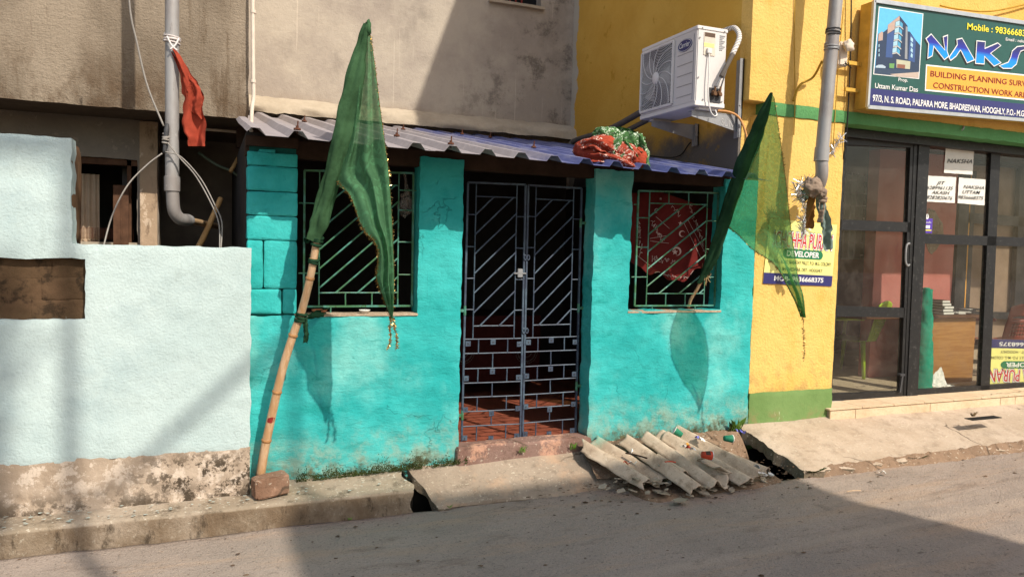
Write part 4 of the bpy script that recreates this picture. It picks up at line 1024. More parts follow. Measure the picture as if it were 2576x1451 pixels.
# pipes and cable leaving its far end
b_ = thing('pipe_bundle', 'grey foam pipes running from the air conditioner down to the tin roof', 'pipe', (3.6, 1.5, 2.8))
a0 = Vector((AX0+.1, AY1+.02, AZ0+.12)); e0 = Vector((XS-.25, 2.6, roof_z(2.6, 3.8)+.10))
obj('foam_pipe', MB().tube(curve_pts([a0, a0.lerp(e0, .5)+Vector((0, 0, -.04)), e0, e0+Vector((-.02, .12, -.05))], 8), .030, 10), Mt['foamgrey'], b_, smooth=True)
obj('foam_pipe', MB().tube(curve_pts([a0+Vector((.05, 0, -.08)), a0.lerp(e0, .5)+Vector((.03, 0, -.12)), e0+Vector((.02, 0, -.09)), e0+Vector((0, .12, -.1))], 8), .024, 10), Mt['foamgrey'], b_, smooth=True)
obj('wire', MB().tube(curve_pts([e0.lerp(a0, .45), e0.lerp(a0, .6)+Vector((0.05, 0, -.25)), Vector((XS-.04, 1.0, 2.63)), Vector((XS-.03, .74, 2.74))], 8), .006, 6), Mt['cable_b'], b_)

def strip(pts, w0, seed, nv=6, tw=1., prof=None):
    P = curve_pts(pts, 8); rr = random.Random(seed)
    def f(u, v):
        p = lerp_list(P, v); t = (lerp_list(P, min(1, v+.03))-lerp_list(P, max(0, v-.03))).normalized()
        s_ = t.cross(Vector((.25, 1, .1))).normalized(); n_ = t.cross(s_)
        return p+s_*(u-.5)*w0*(1+.25*nz(v*6, seed)+.5*(u-.5)*nz(v*9, seed+2))*(lerp_list(prof, v).x if prof else 1)+n_*(.012*math.sin(u*7+seed+v*5)+.008*nz(u*5, v*9, seed))*tw
    return MB().grid(f, nv, len(P)*2)
# ------------------------------------------------------------------ cloth bundle on the tin roof
def lump(c, s, seed, nu=36, nv=20, amp=.22, flat_z=None, wr=6., rid=1.):
    c = Vector(c)
    def f(u, v):
        t = u*2*math.pi; ph = v*math.pi; d = Vector((math.sin(ph)*math.cos(t), math.sin(ph)*math.sin(t), math.cos(ph)))
        q = d*1.6+Vector((seed, 0, 0)); k = 1+amp*noise.noise(q)+amp*.5*noise.noise(q*2.6)
        k += rid*.085*(abs(noise.noise(Vector((d.x*wr*.7+d.z*4, d.y*wr*.4, d.z*wr*.7+seed))))*2-.5)+rid*.02*(abs(noise.noise(Vector((d.x*wr*1.6-d.z*6+seed, d.y*wr, d.z*wr*1.5))))*2-.5)
        p = c+Vector((d.x*s[0], d.y*s[1], d.z*s[2]))*k
        if flat_z is not None: p.z = max(p.z, roof_z(p.y, p.x)+flat_z)
        return p
    return MB().grid(f, nu*2, nv*2)
cb = thing('cloth_bundle', 'heap of printed red and green cloths lying on the blue tin roof', 'cloth bundle', (2.78, -.15, 2.42))
cY = -.13
def at(px, py, Y=cY): return PY(px, py, Y)
obj('red_cloth', lump(at(1505, 385), (.185, .17, .125), 3.1, flat_z=.010, amp=.16, rid=.55), Mt['bandred'], cb, smooth=True)
obj('red_cloth', lump(at(1556, 392, -.22), (.17, .13, .10), 7.7, flat_z=.010, amp=.18, rid=.6), Mt['bandred'], cb, smooth=True)
obj('plain_fold', lump(at(1518, 362, -.20), (.105, .085, .060), 2.2, amp=.15, rid=.5), Mt['plainred'], cb, smooth=True)
obj('plain_fold', lump(at(1601, 402, -.28), (.075, .085, .085), 5.2, amp=.2, flat_z=.008, rid=.7), Mt['plainred'], cb, smooth=True)
obj('green_cloth', lump(at(1528, 340, -.10), (.120, .10, .060), 9.3, amp=.2, rid=.7), Mt['bandgreen'], cb, smooth=True)
obj('green_cloth', lump(at(1585, 366, -.15), (.115, .10, .105), 4.4, amp=.25, rid=.9), Mt['bandgreen'], cb, smooth=True)
gY = -.30
obj('green_fold', strip([at(1556, 342, -.18), at(1560, 356, gY), at(1555, 378, gY-.02), at(1549, 400, gY-.03)], .085, 3, 8, 2.2), Mt['bandgreen'], cb, smooth=True)
obj('green_fold', strip([at(1548, 333, -.12), at(1580, 338, -.16), at(1604, 358, -.24), at(1620, 388, -.31), at(1625, 420, -.36)], .075, 5, 8, 2.2), Mt['bandgreen'], cb, smooth=True)
obj('green_fold', strip([at(1568, 362, gY), at(1590, 380, gY-.03), at(1610, 392, gY-.03)], .06, 8, 8, 2.2), Mt['bandgreen'], cb, smooth=True)
obj('red_fold', strip([at(1462, 372, -.2), at(1490, 362, -.27), at(1520, 372, -.31), at(1548, 384, -.33)], .06, 11, 8, 2.), Mt['bandred'], cb, smooth=True)
obj('red_fold', strip([at(1470, 400, -.28), at(1510, 396, -.34), at(1555, 402, -.36), at(1598, 418, -.37)], .06, 13, 8, 2.), Mt['bandred'], cb, smooth=True)
obj('tinsel_trim', fringe(curve_pts([at(1508, 335), at(1522, 326), at(1540, 328), at(1560, 338), at(1585, 350), at(1608, 368)], 5), 120, .018, .002, 3), Mt['golddk'], cb, kind='stuff')

# ------------------------------------------------------------------ flags on bamboo poles
def poleY1(y): return -.085-(1190-y)*.000455
f1 = thing('green_flag', 'tall green gold-fringed flag tied to a bamboo pole beside the left window', 'flag', PY(655, 1190, poleY1(1190)))
bpts = [(655, 1196), (664, 1140), (675, 1085), (697, 985), (716, 910), (741, 832), (757, 790), (780, 700), (796, 612), (806, 570)]
BP = [PY(x, y, poleY1(y)) for x, y in bpts]
cp = curve_pts(BP, 6)
obj('bamboo_pole', MB().tube(cp, [.0285-.007*i/len(cp) for i in range(len(cp))], 14), Mt['bamboo'], f1, smooth=True)
for (x, y) in ((672, 1108), (706, 992), (740, 845), (781, 703), (795, 655)):
    c = min(cp, key=lambda q: abs((q-PY(x, y, poleY1(y))).length)); i = cp.index(c); d = (cp[min(i+1, len(cp)-1)]-cp[max(0, i-1)]).normalized()
    rr = .0285-.007*i/len(cp)
    obj('bamboo_node', MB().lathe([(rr+.0005, -.012), (rr+.004, -.004), (rr+.005, .002), (rr+.001, .010)], c, 14, d.to_track_quat('Z', 'X').to_matrix().to_4x4()), Mt['node'], f1, smooth=True)
c = PY(690, 1051, poleY1(1051)); i = min(range(len(cp)), key=lambda k: (cp[k]-c).length); d = (cp[i+1]-cp[i-1]).normalized()
obj('paint_daub', MB().grid(lambda u, v: cp[i]+d*(v-.5)*.042*(1-.4*abs(u-.5)*2)+Vector((math.sin((u-.5)*1.9)*.0272, -math.cos((u-.5)*1.9)*.0272, 0)), 8, 4), Mt['redpaint'], f1, smooth=True)
def coil(c, d, r, n, h, wd, seed):
    """turns of rag round a pole"""
    d = d.normalized(); a = d.cross(Vector((0, 1, 0))).normalized(); b = d.cross(a); rr = random.Random(seed); P = []
    for k in range(n*12+1):
        t = k/12*2*math.pi; P.append(c+d*(h*(k/(n*12)-.5)+.006*math.sin(t*.7+seed))+(a*math.cos(t)+b*math.sin(t))*(r+.002*rr.random()))
    return MB().tube(P, wd, 6)
up1 = (PY(800, 600, poleY1(600))-PY(757, 790, poleY1(790))).normalized()
for (x, y, n, h, wd) in ((757, 798, 4, .055, .009), (790, 655, 3, .04, .008), (798, 606, 3, .05, .010)):
    obj('rag_tie', coil(PY(x, y, poleY1(y)), up1, .029 if y > 700 else .027, n, h, wd, y), Mt['tie'], f1, smooth=True)
a = PY(768, 800, poleY1(800)-.02)
obj('rag_end', strip([a, PY(768, 822, poleY1(800)-.03), PY(770, 845, poleY1(800)-.02), PY(768, 862, poleY1(800)-.01)], .03, 2), Mt['tie'], f1, smooth=True)
obj('rag_end', strip([a, PY(785, 795, -.12), PY(808, 787, -.02), PY(822, 782, .05)], .05, 3), Mt['tie'], f1, smooth=True)
obj('rag_end', strip([PY(795, 606, poleY1(606)), PY(782, 598, -.15), PY(772, 606, .02), PY(768, 600, .09)], .03, 5), Mt['tie'], f1, smooth=True)
# sleeve: cloth wound round the upper pole
spts = [(790, 606, 15), (806, 560, 19), (818, 505, 17), (838, 440, 19), (857, 360, 22), (878, 270, 22), (898, 175, 17), (910, 120, 11), (917, 82, 9), (924, 62, 7)]
SPc = [PY(x, y, poleY1(y)) for x, y, r in spts]; spl = curve_pts(SPc, 8); rl = [lerp_list([Vector((r, 0, 0)) for *_, r in spts], k/(len(spl)-1)).x for k in range(len(spl))]
def sleeve_pt(spl, rl, seed):
    def f(u, v):
        k = v*(len(spl)-1); i = min(int(k), len(spl)-2); p = spl[i].lerp(spl[i+1], k-i); r_ = (rl[i]*(1-k+i)+rl[i+1]*(k-i))*5.1/FPX
        d = (spl[min(i+2, len(spl)-1)]-spl[max(i-1, 0)]).normalized(); a = d.cross(Vector((0, 1, 0))).normalized(); b = d.cross(a); t = u*2*math.pi
        w_ = 1+.22*nz(math.cos(t)*1.3, v*14, seed+math.sin(t)*1.3)+.16*math.sin(3*t+v*9+seed)+.07*math.sin(7*t-v*16)
        return p+(a*math.cos(t)+b*math.sin(t)*.75)*r_*w_
    return f
obj('sleeve', MB().grid(sleeve_pt(spl, rl, 1.), 40, 130), Mt['sleeve'], f1, smooth=True)
obj('knotted_top', lump(PY(926, 70, poleY1(70)), (.018, .018, .045), 3, 14, 12, .3), Mt['sleeve'], f1, smooth=True)
def flag_cloth(left, right, folds, seed, ydrift, nu=56, nv=110):
    Lc = curve_pts(left, 8); Rc = curve_pts(right, 8)
    def f(u, v):
        a = lerp_list(Lc, v); b = lerp_list(Rc, v); p = a.lerp(b, u)
        env = math.sin(math.pi*min(1, u*1.0))**.5*min(1, v*3)
        p.y += env*(.030*math.sin(u*folds*2*math.pi+seed+v*1.5)+.020*nz(u*4, v*3, seed)+.008*nz(u*11, v*7, seed))-ydrift*math.sin(math.pi*u)*v
        p.x += env*.012*nz(u*6, v*4, seed+5)
        return p
    return MB().grid(f, nu, nv), Lc, Rc
def fy1(y): return -.46-.00016*(y-452)
Lp = [PY(x, y, poleY1(y)-.005) for x, y in ((921, 74), (907, 140), (893, 220), (880, 300), (866, 375))]+[PY(842, 452, poleY1(452)-.01)]
hem1 = [(842, 452), (880, 492), (906, 562), (918, 583), (944, 612), (951, 650), (947, 700), (962, 745), (984, 800)]
Hm = [PY(x, y, Y_) for (x, y), Y_ in zip(hem1, (-.43, -.56, -.71, -.75, -.77, -.76, -.73, -.70, -.675))]
Rp = [PY(x, y, -.58-.00012*y) for x, y in ((931, 84), (941, 150), (951, 230), (961, 310), (973, 395), (979, 450), (984, 520), (988, 600), (991, 680), (991, 740), (986, 800))]
mbc, Lc, Rc = flag_cloth(Lp+Hm[1:], Rp, 2.6, 1., .02)
obj('cloth', mbc, Mt['flag'], f1, smooth=True)
obj('fringe', fringe(curve_pts(Rp, 6), 420, .015, .0015, 5), Mt['gold'], f1, kind='stuff')
obj('fringe', fringe(curve_pts(Hm, 6), 400, .017, .0018, 6), Mt['golddk'], f1, kind='stuff')
for pts, sd in (([(984, 795), (981, 825), (982, 850), (976, 878)], 7), ([(986, 795), (992, 820), (998, 850), (998, 876)], 8)):
    obj('tassel', fringe(curve_pts([PY(x, y, -.66) for x, y in pts], 5), 130, .018, .0022, sd), Mt['gold'], f1, kind='stuff')
# second flag
def poleY2(y): return .135-(770-y)*.00172 if y > 437 else -.438-(437-y)*.00172
f2 = thing('green_flag', 'sheer green gold-fringed flag leaning out of the right window past the yellow pillar', 'flag', PY(1735, 770, .135))
c2 = [PY(x, y, poleY2(y)) for x, y in ((1732, 772), (1738, 752), (1752, 730), (1763, 708), (1772, 690), (1800, 640))]
obj('bamboo_pole', MB().tube(curve_pts(c2, 6), .013, 10), Mt['bamboo'], f2, smooth=True)
s2 = [(1757, 712, 8), (1775, 682, 14), (1800, 625, 19), (1822, 560, 21), (1842, 500, 22), (1862, 440, 23), (1885, 375, 23), (1907, 320, 19), (1925, 275, 13), (1941, 234, 4)]
SP2 = curve_pts([PY(x, y, poleY2(y)) for x, y, r in s2], 8); rl2 = [lerp_list([Vector((r*.92, 0, 0)) for *_, r in s2], k/(len(SP2)-1)).x for k in range(len(SP2))]
obj('sleeve', MB().grid(sleeve_pt(SP2, rl2, 6.), 36, 110), Mt['sleeve2'], f2, smooth=True)
L2 = [PY(x, y, poleY2(y)-.01) for x, y in ((1944, 238), (1930, 290), (1910, 350), (1885, 410), (1862, 475), (1842, 530), (1829, 568))]
hem2 = [(1829, 568), (1858, 592), (1890, 625), (1925, 648), (1950, 668), (1968, 695), (1985, 728), (2003, 760), (2020, 798)]
H2 = [PY(x, y, -.62-.0009*(y-568)*(.9)) if y > 568 else PY(x, y, poleY2(y)-.01) for x, y in hem2]
H2[0] = PY(1829, 568, poleY2(568)-.01); H2[1] = PY(1858, 592, -.44); H2[2] = PY(1890, 625, -.62); H2[3] = PY(1925, 648, -.72); H2[4] = PY(1950, 668, -.77); H2[5:] = [PY(x, y, -.78) for x, y in hem2[5:]]
R2 = [PY(x, y, Y) for x, y, Y in ((1948, 246, -.80), (1957, 310, -.80), (1967, 380, -.80), (1977, 455, -.80), (1985, 530, -.73), (1993, 600, -.68), (2002, 660, -.67), (2010, 710, -.69), (2019, 745, -.73), (2021, 798, -.78))]
mbc, _, _ = flag_cloth(L2+H2[1:], R2, 2.2, 4., .0)
obj('cloth', mbc, Mt['flag2'], f2, smooth=True)
obj('fringe', fringe(curve_pts(R2, 6), 420, .015, .0016, 15), Mt['golddk'], f2, kind='stuff')
obj('fringe', fringe(curve_pts(H2, 6), 330, .017, .0018, 16), Mt['golddk'], f2, kind='stuff')
obj('tassel', fringe(curve_pts([PY(x, y, -.76) for x, y in ((2020, 795), (2021, 840), (2023, 880), (2021, 908))], 5), 170, .018, .0022, 17), Mt['gold'], f2, kind='stuff')
kn = PY(1770, 690, .03)
obj('straw_tie', fringe([kn+Vector((-.03, -.02, .02)), kn+Vector((.0, -.03, -.01)), kn+Vector((.03, -.02, -.03))], 46, .075, .003, 21), Mt['dry'], f2, kind='stuff')

# ------------------------------------------------------------------ small things at the windows and wall foot
p = PZ(676, 1214, .17)
bk = obj('brick', rough_box((-.105, -.055, 0), (.105, .055, .125), .014, .007, 9.), Mt['brick'], None, smooth='auto', loc=(0, 0, 0))
bk.location = (PZ(634, 1248, .168).x+.112, -.175, .166); bk.rotation_euler = (0, R(-4), R(13))
tag(bk, 'broken reddish brick lying against the foot of the bamboo pole', 'brick')
def dish(name, c, r, h, m, label, cat):
    t = thing(name, label, cat, c)
    obj('bowl', MB().lathe([(0, .002), (r*.6, .002), (r*.95, h*.8), (r, h), (r*.93, h), (r*.6, h*.35), (0, h*.3)], c, 24), m, t, smooth=True); return t
sz = w1[2]+.013
d1 = dish('clay_saucer', Vector((PY(803, 790, .05).x, .045, sz)), .052, .026, Mt['terracotta'], 'flat terracotta saucer on the left window sill beside the green rag', 'saucer')
d2 = dish('incense_dish', Vector((PY(917, 790, .05).x, .05, sz)), .038, .022, Mt['paper'], 'small whitish dish with one stick on the left window sill', 'dish')
q = Vector((PY(919, 790, .05).x, .05, sz)); obj('stick', MB().tube([q+Vector((0, 0, .01)), q+Vector((.002, 0, .065))], .0012, 5), Mt['wood'], d2)
# plastic bag hanging inside the first window
pm = NT('clear_plastic'); pm.t.nodes.remove(pm.b); tp_ = pm.n('ShaderNodeBsdfTransparent'); gl_ = pm.n('ShaderNodeBsdfPrincipled'); gl_.inputs['Base Color'].default_value = H('#9a8f86'); gl_.inputs['Roughness'].default_value = .25
mx_ = pm.n('ShaderNodeMixShader'); pm.l(pm.rng(pm.noise(9, 6, .7), .35, .7, .12, .55), mx_.inputs[0]); pm.l(tp_.outputs[0], mx_.inputs[1]); pm.l(gl_.outputs[0], mx_.inputs[2]); pm.l(mx_.outputs[0], pm.out.inputs['Surface'])
pb = obj('plastic_bag', lump(PY(1022, 515, .16), (.052, .045, .075), 8.2, 18, 14, .4), pm.m, None, smooth=True)
pb2 = obj('bag_neck', MB().tube(curve_pts([PY(1026, 490, .16), PY(1022, 465, .14), PY(1018, 438, .10)], 5), [.03, .028, .024, .02, .016, .014, .012, .012, .01, .009, .008], 10), pm.m, pb, smooth=True)
tag(pb, 'crumpled clear plastic bag hanging on the right side of the left grille', 'bag')
# red printed banner slung inside the second window
bt = thing('printed_banner', 'crimson cloth printed with white crescents slung behind the right window grille', 'banner', PY(1690, 560, .22))
BY = .22
def ban(u, v):
    ang = u*math.pi; x = 1578+u*222; yb_ = 640+62*math.sin(ang)**.8+9*math.sin(u*13)*math.sin(ang)+5*math.sin(u*31)
    ytop = 470+36*u+40*abs(u-.4)
    y = ytop+(yb_-ytop)*v
    return PY(x, y, BY+.03*math.sin(u*9+v*3)+.012*math.sin(u*23+v*9)+.04*(1-v)*u)
obj('cloth', MB().grid(ban, 80, 40), Mt['banner'], bt, smooth=True)
def bpt(px, py, off=.006):
    # point on the banner nearest to a spot, in front of its folds
    u = (px-1578)/222; ytop = 470+36*u+40*abs(u-.4); yb_ = 640+62*max(0, math.sin(u*math.pi))**.8+9*math.sin(u*13)*math.sin(u*math.pi)+5*math.sin(u*31); v = (py-ytop)/(yb_-ytop)
    p = ban(u, max(0, min(1, v))); d = (CAM-p).normalized(); return p+d*off
def crescent(c, r, rot, n=14):
    P = []
    for k in range(n+1): t = rot+R(40)+R(280)*k/n; P.append((c[0]+r*math.cos(t), c[1]+r*math.sin(t)))
    for k in range(n+1): t = rot+R(320)-R(280)*k/n; P.append((c[0]+.22*r*math.cos(rot)+.80*r*math.cos(t), c[1]+.22*r*math.sin(rot)+.80*r*math.sin(t)))
    return P
def star(c, r, rot=0): return [(c[0]+(r if k % 2 == 0 else r*.42)*math.sin(rot+k*math.pi/5), c[1]-(r if k % 2 == 0 else r*.42)*math.cos(rot+k*math.pi/5)) for k in range(10)]
prt = flat('faded_white_print', H('#c9aaa2'), .8)
mb = MB()
def tri_fan(P):
    n = len(P)//2
    vs = [bpt(*q) for q in P]; mb.add(vs, [(k, k+1, len(P)-2-k, len(P)-1-k) for k in range(n-1)])
for c, r, rot in (((1703, 632), 11, 2.4), ((1716, 588), 8, .3), ((1652, 530), 6, .5)): tri_fan(crescent(c, r, rot))
for c, r in (((1698, 634), 8), ((1712, 562), 6), ((1662, 500), 4)):
    P = star(c, r); vs = [bpt(*q) for q in P]+[bpt(*c)]; mb.add(vs, [(k, (k+1) % 10, 10) for k in range(10)])
rq = random.Random(4)
def scribble(x0, y0, x1, y1, n, hgt):
    # running calligraphic strokes
    for k in range(n):
        t = k/n; cx = x0+(x1-x0)*t; cy = y0+(y1-y0)*t; P = [(cx+rq.uniform(-1, 1)*3+j*rq.uniform(.5, 2.2), cy+rq.uniform(-1, 1)*hgt) for j in range(4)]
        mb.tube(curve_pts([bpt(*q) for q in P], 3), .0022, 4)
scribble(1604, 560, 1612, 650, 9, 7); scribble(1640, 650, 1700, 662, 8, 8); scribble(1650, 690, 1745, 700, 14, 4); scribble(1735, 520, 1775, 640, 15, 7); scribble(1640, 560, 1668, 610, 12, 7); scribble(1690, 520, 1712, 545, 5, 5)
for (x0, y0, x1, y1) in ((1635, 600, 1682, 592), (1636, 606, 1682, 612), (1650, 545, 1684, 575), (1600, 640, 1640, 672), (1720, 560, 1764, 650), (1730, 552, 1776, 640)): mb.tube([bpt(x0+(x1-x0)*k/8, y0+(y1-y0)*k/8) for k in range(9)], .0018, 4)
obj('print', mb, prt, bt, kind='stuff')

# ------------------------------------------------------------------ broken corrugated sheets over the drain
def corr(name, A, Bp, npit, pit, seed, label, ca=.0, cut0=0., cut1=1., lift=0., crest0=0, roll=0.):
    """corrugated piece: crest line 0 from A (back) to Bp (front), npit pitches to the right"""
    A = Vector(A); Bp = Vector(Bp); d = (Bp-A); L = d.length; d.normalize(); s = d.cross(Vector((0, 0, 1))).normalized()*-1
    if s.x < 0: s = -s
    up = s.cross(d).normalized()
    if up.z < 0: up = -up
    s = (s*math.cos(roll)+up*math.sin(roll)); up = s.cross(d).normalized(); up = up if up.z > 0 else -up
    nu = int(npit*12)+1; nv = 40
    def f(u, v):
        w_ = (u*npit+crest0)*pit
        h = .034*(math.cos(2*math.pi*w_/pit)-1)
        e0 = .05*nz(u*npit*3, seed)*1.2+ca*u; e1 = .07*nz(u*npit*1.8, seed+7)+.02*nz(u*npit*9, seed)+.012*nz(u*npit*31, seed)
        t = (cut0*L+e0)+v*(cut1*L-cut0*L+e1-e0)
        eu = (.015*nz(v*9, seed+u*20) if u in (0, 1) else 0)
        return A+d*t+s*(w_+eu)+up*(h+.004*nz(w_*9, t*6, seed))+Vector((0, 0, lift))
    m = MB().grid(f, nu, nv); o = obj(name, m, Mt['asb'], None, smooth=True)
    md = o.modifiers.new('s', 'SOLIDIFY'); md.thickness = .006; md.offset = -1
    tag(o, label, 'roofing sheet', 'broken corrugated sheets in front of the house'); return o
def back(x, y, z=.33): return PZ(x, y, z)
def front(x, y, z): return PZ(x, y, z)
pt = .176
corr('corrugated_sheet', back(1470, 1106, .33), front(1640, 1207, .155), 1.9, pt, 1.3, 'largest broken corrugated sheet, leftmost, beside the doorstep', crest0=-.42)
corr('corrugated_sheet', back(1580, 1097, .345), front(1760, 1221, .135), 1.05, pt, 4.1, 'narrow corrugated strip with pale green paint lying second from the doorstep', crest0=-.42, lift=.004, roll=R(-3))
corr('corrugated_sheet', back(1634, 1092, .345), front(1803, 1213, .14), 1.3, pt, 6.7, 'corrugated strip with turquoise paint on its upper end, middle of the heap', crest0=-.36, lift=.006, roll=R(2))
corr('corrugated_sheet', back(1678, 1084, .355), front(1884, 1199, .16), 1.5, pt, 9.2, 'corrugated strip right of the turquoise-stained one, reaching farthest up the wall', crest0=-.42, lift=.002, roll=R(4))
corr('corrugated_sheet', back(1800, 1124, .22), front(1932, 1174, .115), .85, pt, 12.4, 'short corrugated fragment beside the open drain hole', crest0=-.35, roll=R(-8))
corr('corrugated_sheet', PZ(1652, 1150, .235), PZ(1722, 1193, .17), .62, pt, 15.1, 'short broken strip lying crookedly over the second and third ridges', crest0=-.3, lift=.030, roll=R(7))
corr('corrugated_sheet', PZ(1768, 1158, .225), PZ(1838, 1196, .145), .55, pt, 18.3, 'snapped strip tipped over the hollow under the red cup', crest0=-.25, lift=.028, roll=R(-16))
def shard(x, y, z, r, seed, label, tilt=0., th=.008, curl=.0, mat_='shard'):
    rr = random.Random(seed); n = rr.randint(5, 7); P = []
    for k in range(n): t = 2*math.pi*k/n+rr.uniform(-.3, .3); q = r*rr.uniform(.55, 1.1); P.append((q*math.cos(t)*1.3, q*math.sin(t)))
    mb = MB(); mb.prism([(a, b, curl*a*a/r) for a, b in P], (0, 0, th)); o = obj('sheet_shard', mb, Mt[mat_], None, loc=(0, 0, 0)); p = PZ(x, y, z+.030)
    o.location = p; o.rotation_euler = (rr.uniform(-.2, .2)+tilt, rr.uniform(-.25, .25), rr.uniform(0, 6)); tag(o, label, 'shard', 'loose shards round the corrugated heap'); return o
SH = [(1708, 1259, .012, .062, 'grey triangular shard lying on the shaded road, nearest the camera'), (1770, 1238, .012, .055, 'flat pale shard on the road behind the nearest triangular one'), (1660, 1238, .02, .07, 'long pale shard under the front lip of the largest corrugated sheet'),
      (1820, 1222, .03, .05, 'shard leaning in the rubble before the middle strips'), (1850, 1216, .03, .045, 'small shard by the red wrapper at the middle of the rubble'), (1880, 1213, .02, .05, 'thin shard at the sunlit right edge of the shade'), (1905, 1196, .06, .05, 'pointed shard standing against the farthest strip end'),
      (1795, 1232, .012, .035, 'small shard just right of the flat pale one'), (1840, 1232, .012, .035, 'small shard alone on the shaded road edge'), (1735, 1246, .01, .03, 'crumb-sized shard between the two nearest flat shards'), (1810, 1185, .11, .075, 'curved shard wedged under the strip with the red cup'), (1835, 1195, .06, .06, 'dark curled shard inside the hollow of the heap'),
      (1776, 1222, .05, .05, 'shard tucked under the front of the second strip'), (1918, 1205, .03, .03, 'shard next to the white bottle caps'), (1600, 1205, .10, .035, 'little pale shard under the left corner of the largest sheet'), (1865, 1222, .015, .03, 'thin sliver of shard on the sun and shade line')]
for i, (x, y, z, r_, lab) in enumerate(SH): shard(x, y, z+road_z(3.3)*.6, r_, i+3, lab, curl=.25 if i in (10, 11) else 0)
def cup(x, y, z, m, label, rot, Yc=None, band=None, sc=1.):
    c = PZ(x, y, z); t = thing('paper_cup', label, 'cup', c, 'paper cups thrown by the wall')
    Mx = Matrix.Rotation(rot[2], 4, 'Z') @ Matrix.Rotation(rot[1], 4, 'Y') @ Matrix.Rotation(rot[0], 4, 'X')
    obj('body', MB().lathe([(0, 0), (.021*sc, 0), (.030*sc, .066*sc)], c, 20, Mx), m, t, smooth=True)
    obj('inside', MB().lathe([(.0285*sc, .065*sc), (.019*sc, .004), (0, .004)], c, 20, Mx), Mt['paper'], t, smooth=True)
    obj('rim', MB().lathe([(.029*sc, .065*sc), (.032*sc, .066*sc), (.032*sc, .070*sc), (.029*sc, .070*sc), (.0285*sc, .065*sc)], c, 20, Mx), Mt['paper'], t, smooth=True)
    if band:
        mb = MB()
        def f(u, v): a = (u-.5)*1.3+band; z_ = .018+.032*v; rr = .0212+.0095*z_/.066+.0006; return c+Mx@Vector((rr*math.cos(a)*sc, rr*math.sin(a)*sc, z_*sc))
        obj('print', mb.grid(f, 8, 3), Mt['cupbrown'], t, smooth=True)
    return t
lay = (0, R(88), R(-25))
cup(1766, 1143, .30, Mt['cupred'], 'red paper cup with a brown mark lying on the right strips', (0, R(97), R(-12)), band=math.pi+.6, sc=1.1)
cup(1822, 1102, .315, Mt['cupgreen'], 'green paper cup lying on the dirt at the wall foot', (0, R(95), R(-10)))
cup(1715, 1094, .33, Mt['cupgreen'], 'striped green paper cup half hidden behind the strips', (0, R(60), R(150)))
cup(1906, 1175, .14, Mt['cupred'], 'small red paper cup crushed by the short fragment', (0, R(80), R(-140)), sc=.8)
cup(1605, 1143, .235, Mt['paper'], 'white paper cup with red rim print between the first two ridges', (0, R(70), R(160)), sc=.9)
def wrapper(x, y, z, s, ms, label, seed, name='wrapper'):
    c = PZ(x, y, z); t = thing(name, label, 'wrapper', c); rr = random.Random(seed); a0 = rr.uniform(0, 3)
    for k, m in enumerate(ms):
        ca, sa = math.cos(a0), math.sin(a0)
        def f(u, v):
            a = (u-.5+k*.75)*s; b = (v-.5)*s*.6; h = .012*nz(u*4+k, v*4, seed)+.010*math.sin(u*7+seed)
            return c+Vector((a*ca-b*sa, a*sa+b*ca, .014+h+b*.35))
        obj('foil' if k == 0 else 'foil_print', MB().grid(f, 6, 5), m, t)
    return t
wrapper(1592, 1168, .205, .055, [Mt['paper'], Mt['cupred']], 'white and red wrapper on the largest corrugated sheet', 2)
wrapper(1742, 1132, .31, .05, [Mt['paper'], Mt['cupred'], Mt['paper']], 'white and red wrapper left of the red cup', 5)
wrapper(1730, 1122, .31, .03, [Mt['sg_orange']], 'tiny yellow wrapper scrap up the middle strips', 9)
wrapper(1615, 1155, .22, .035, [Mt['paper'], Mt['cupred']], 'white wrapper scrap under the brown stick', 12)
wrapper(1660, 1174, .20, .035, [Mt['paper']], 'white paper scrap by the red straw', 14)
wrapper(1765, 1108, .31, .06, [Mt['paper'], Mt['packet']], 'torn blue and white packet on the dirt at the wall', 17)
wrapper(1758, 1211, .06, .05, [Mt['cupred'], Mt['paper']], 'red wrapper scrap in the rubble under the middle strip end', 19)
wrapper(1697, 1240, .02, .05, [flat('pink_rag', H('#8a4a4a'), .9)], 'faded pink rag scrap beneath the first ridge mouth', 22)
wrapper(2220, 1191, .09, .05, [Mt['paper']], 'flat white scrap on the road before the apron', 24)
wrapper(1868, 1090, .34, .05, [Mt['packet'], Mt['packet']], 'violet sachet by the weeds at the corner of the apron', 27)
for (x, y, z, lab) in ((1912, 1194, .095, 'white bottle cap nearest the corrugated fragment'), (1922, 1196, .09, 'white bottle cap in the middle of three'), (1938, 1196, .09, 'white bottle cap nearest the drain hole')):
    o = obj('bottle_cap', MB().lathe([(0, .0), (.018, 0), (.022, .012), (.024, .016), (.021, .016), (.017, .005), (0, .005)], (0, 0, 0), 18), Mt['paper'], None, smooth=True, loc=(0, 0, 0)); o.location = PZ(x, y, z); o.rotation_euler = (.25, .2, 0); tag(o, lab, 'bottle cap', 'bottle caps by the drain hole')
def stick(a, b, r, m, label, name='stick'):
    o = obj(name, MB().tube(curve_pts([a, a.lerp(b, .5)+Vector((0, 0, .004)), b], 5), r, 7), m, None, smooth=True); tag(o, label, 'stick'); return o
stick(PZ(1574, 1139, .262), PZ(1628, 1152, .262), .006, Mt['wood'], 'brown twig lying across the first two ridges')
o = stick(PZ(1672, 1161, .25), PZ(1700, 1162, .25), .0045, Mt['cupred'], 'red plastic straw lying on the second strip', 'straw')
stick(PZ(1855, 1228, .03), PZ(1912, 1245, .03), .003, Mt['wood'], 'thin dark twig on the shaded road right of the rubble')
stick(PZ(2130, 1236, .08), PZ(2165, 1233, .08), .003, flat('straw_pale', H('#c2a382'), .8), 'pale twig lying on the sunlit road')
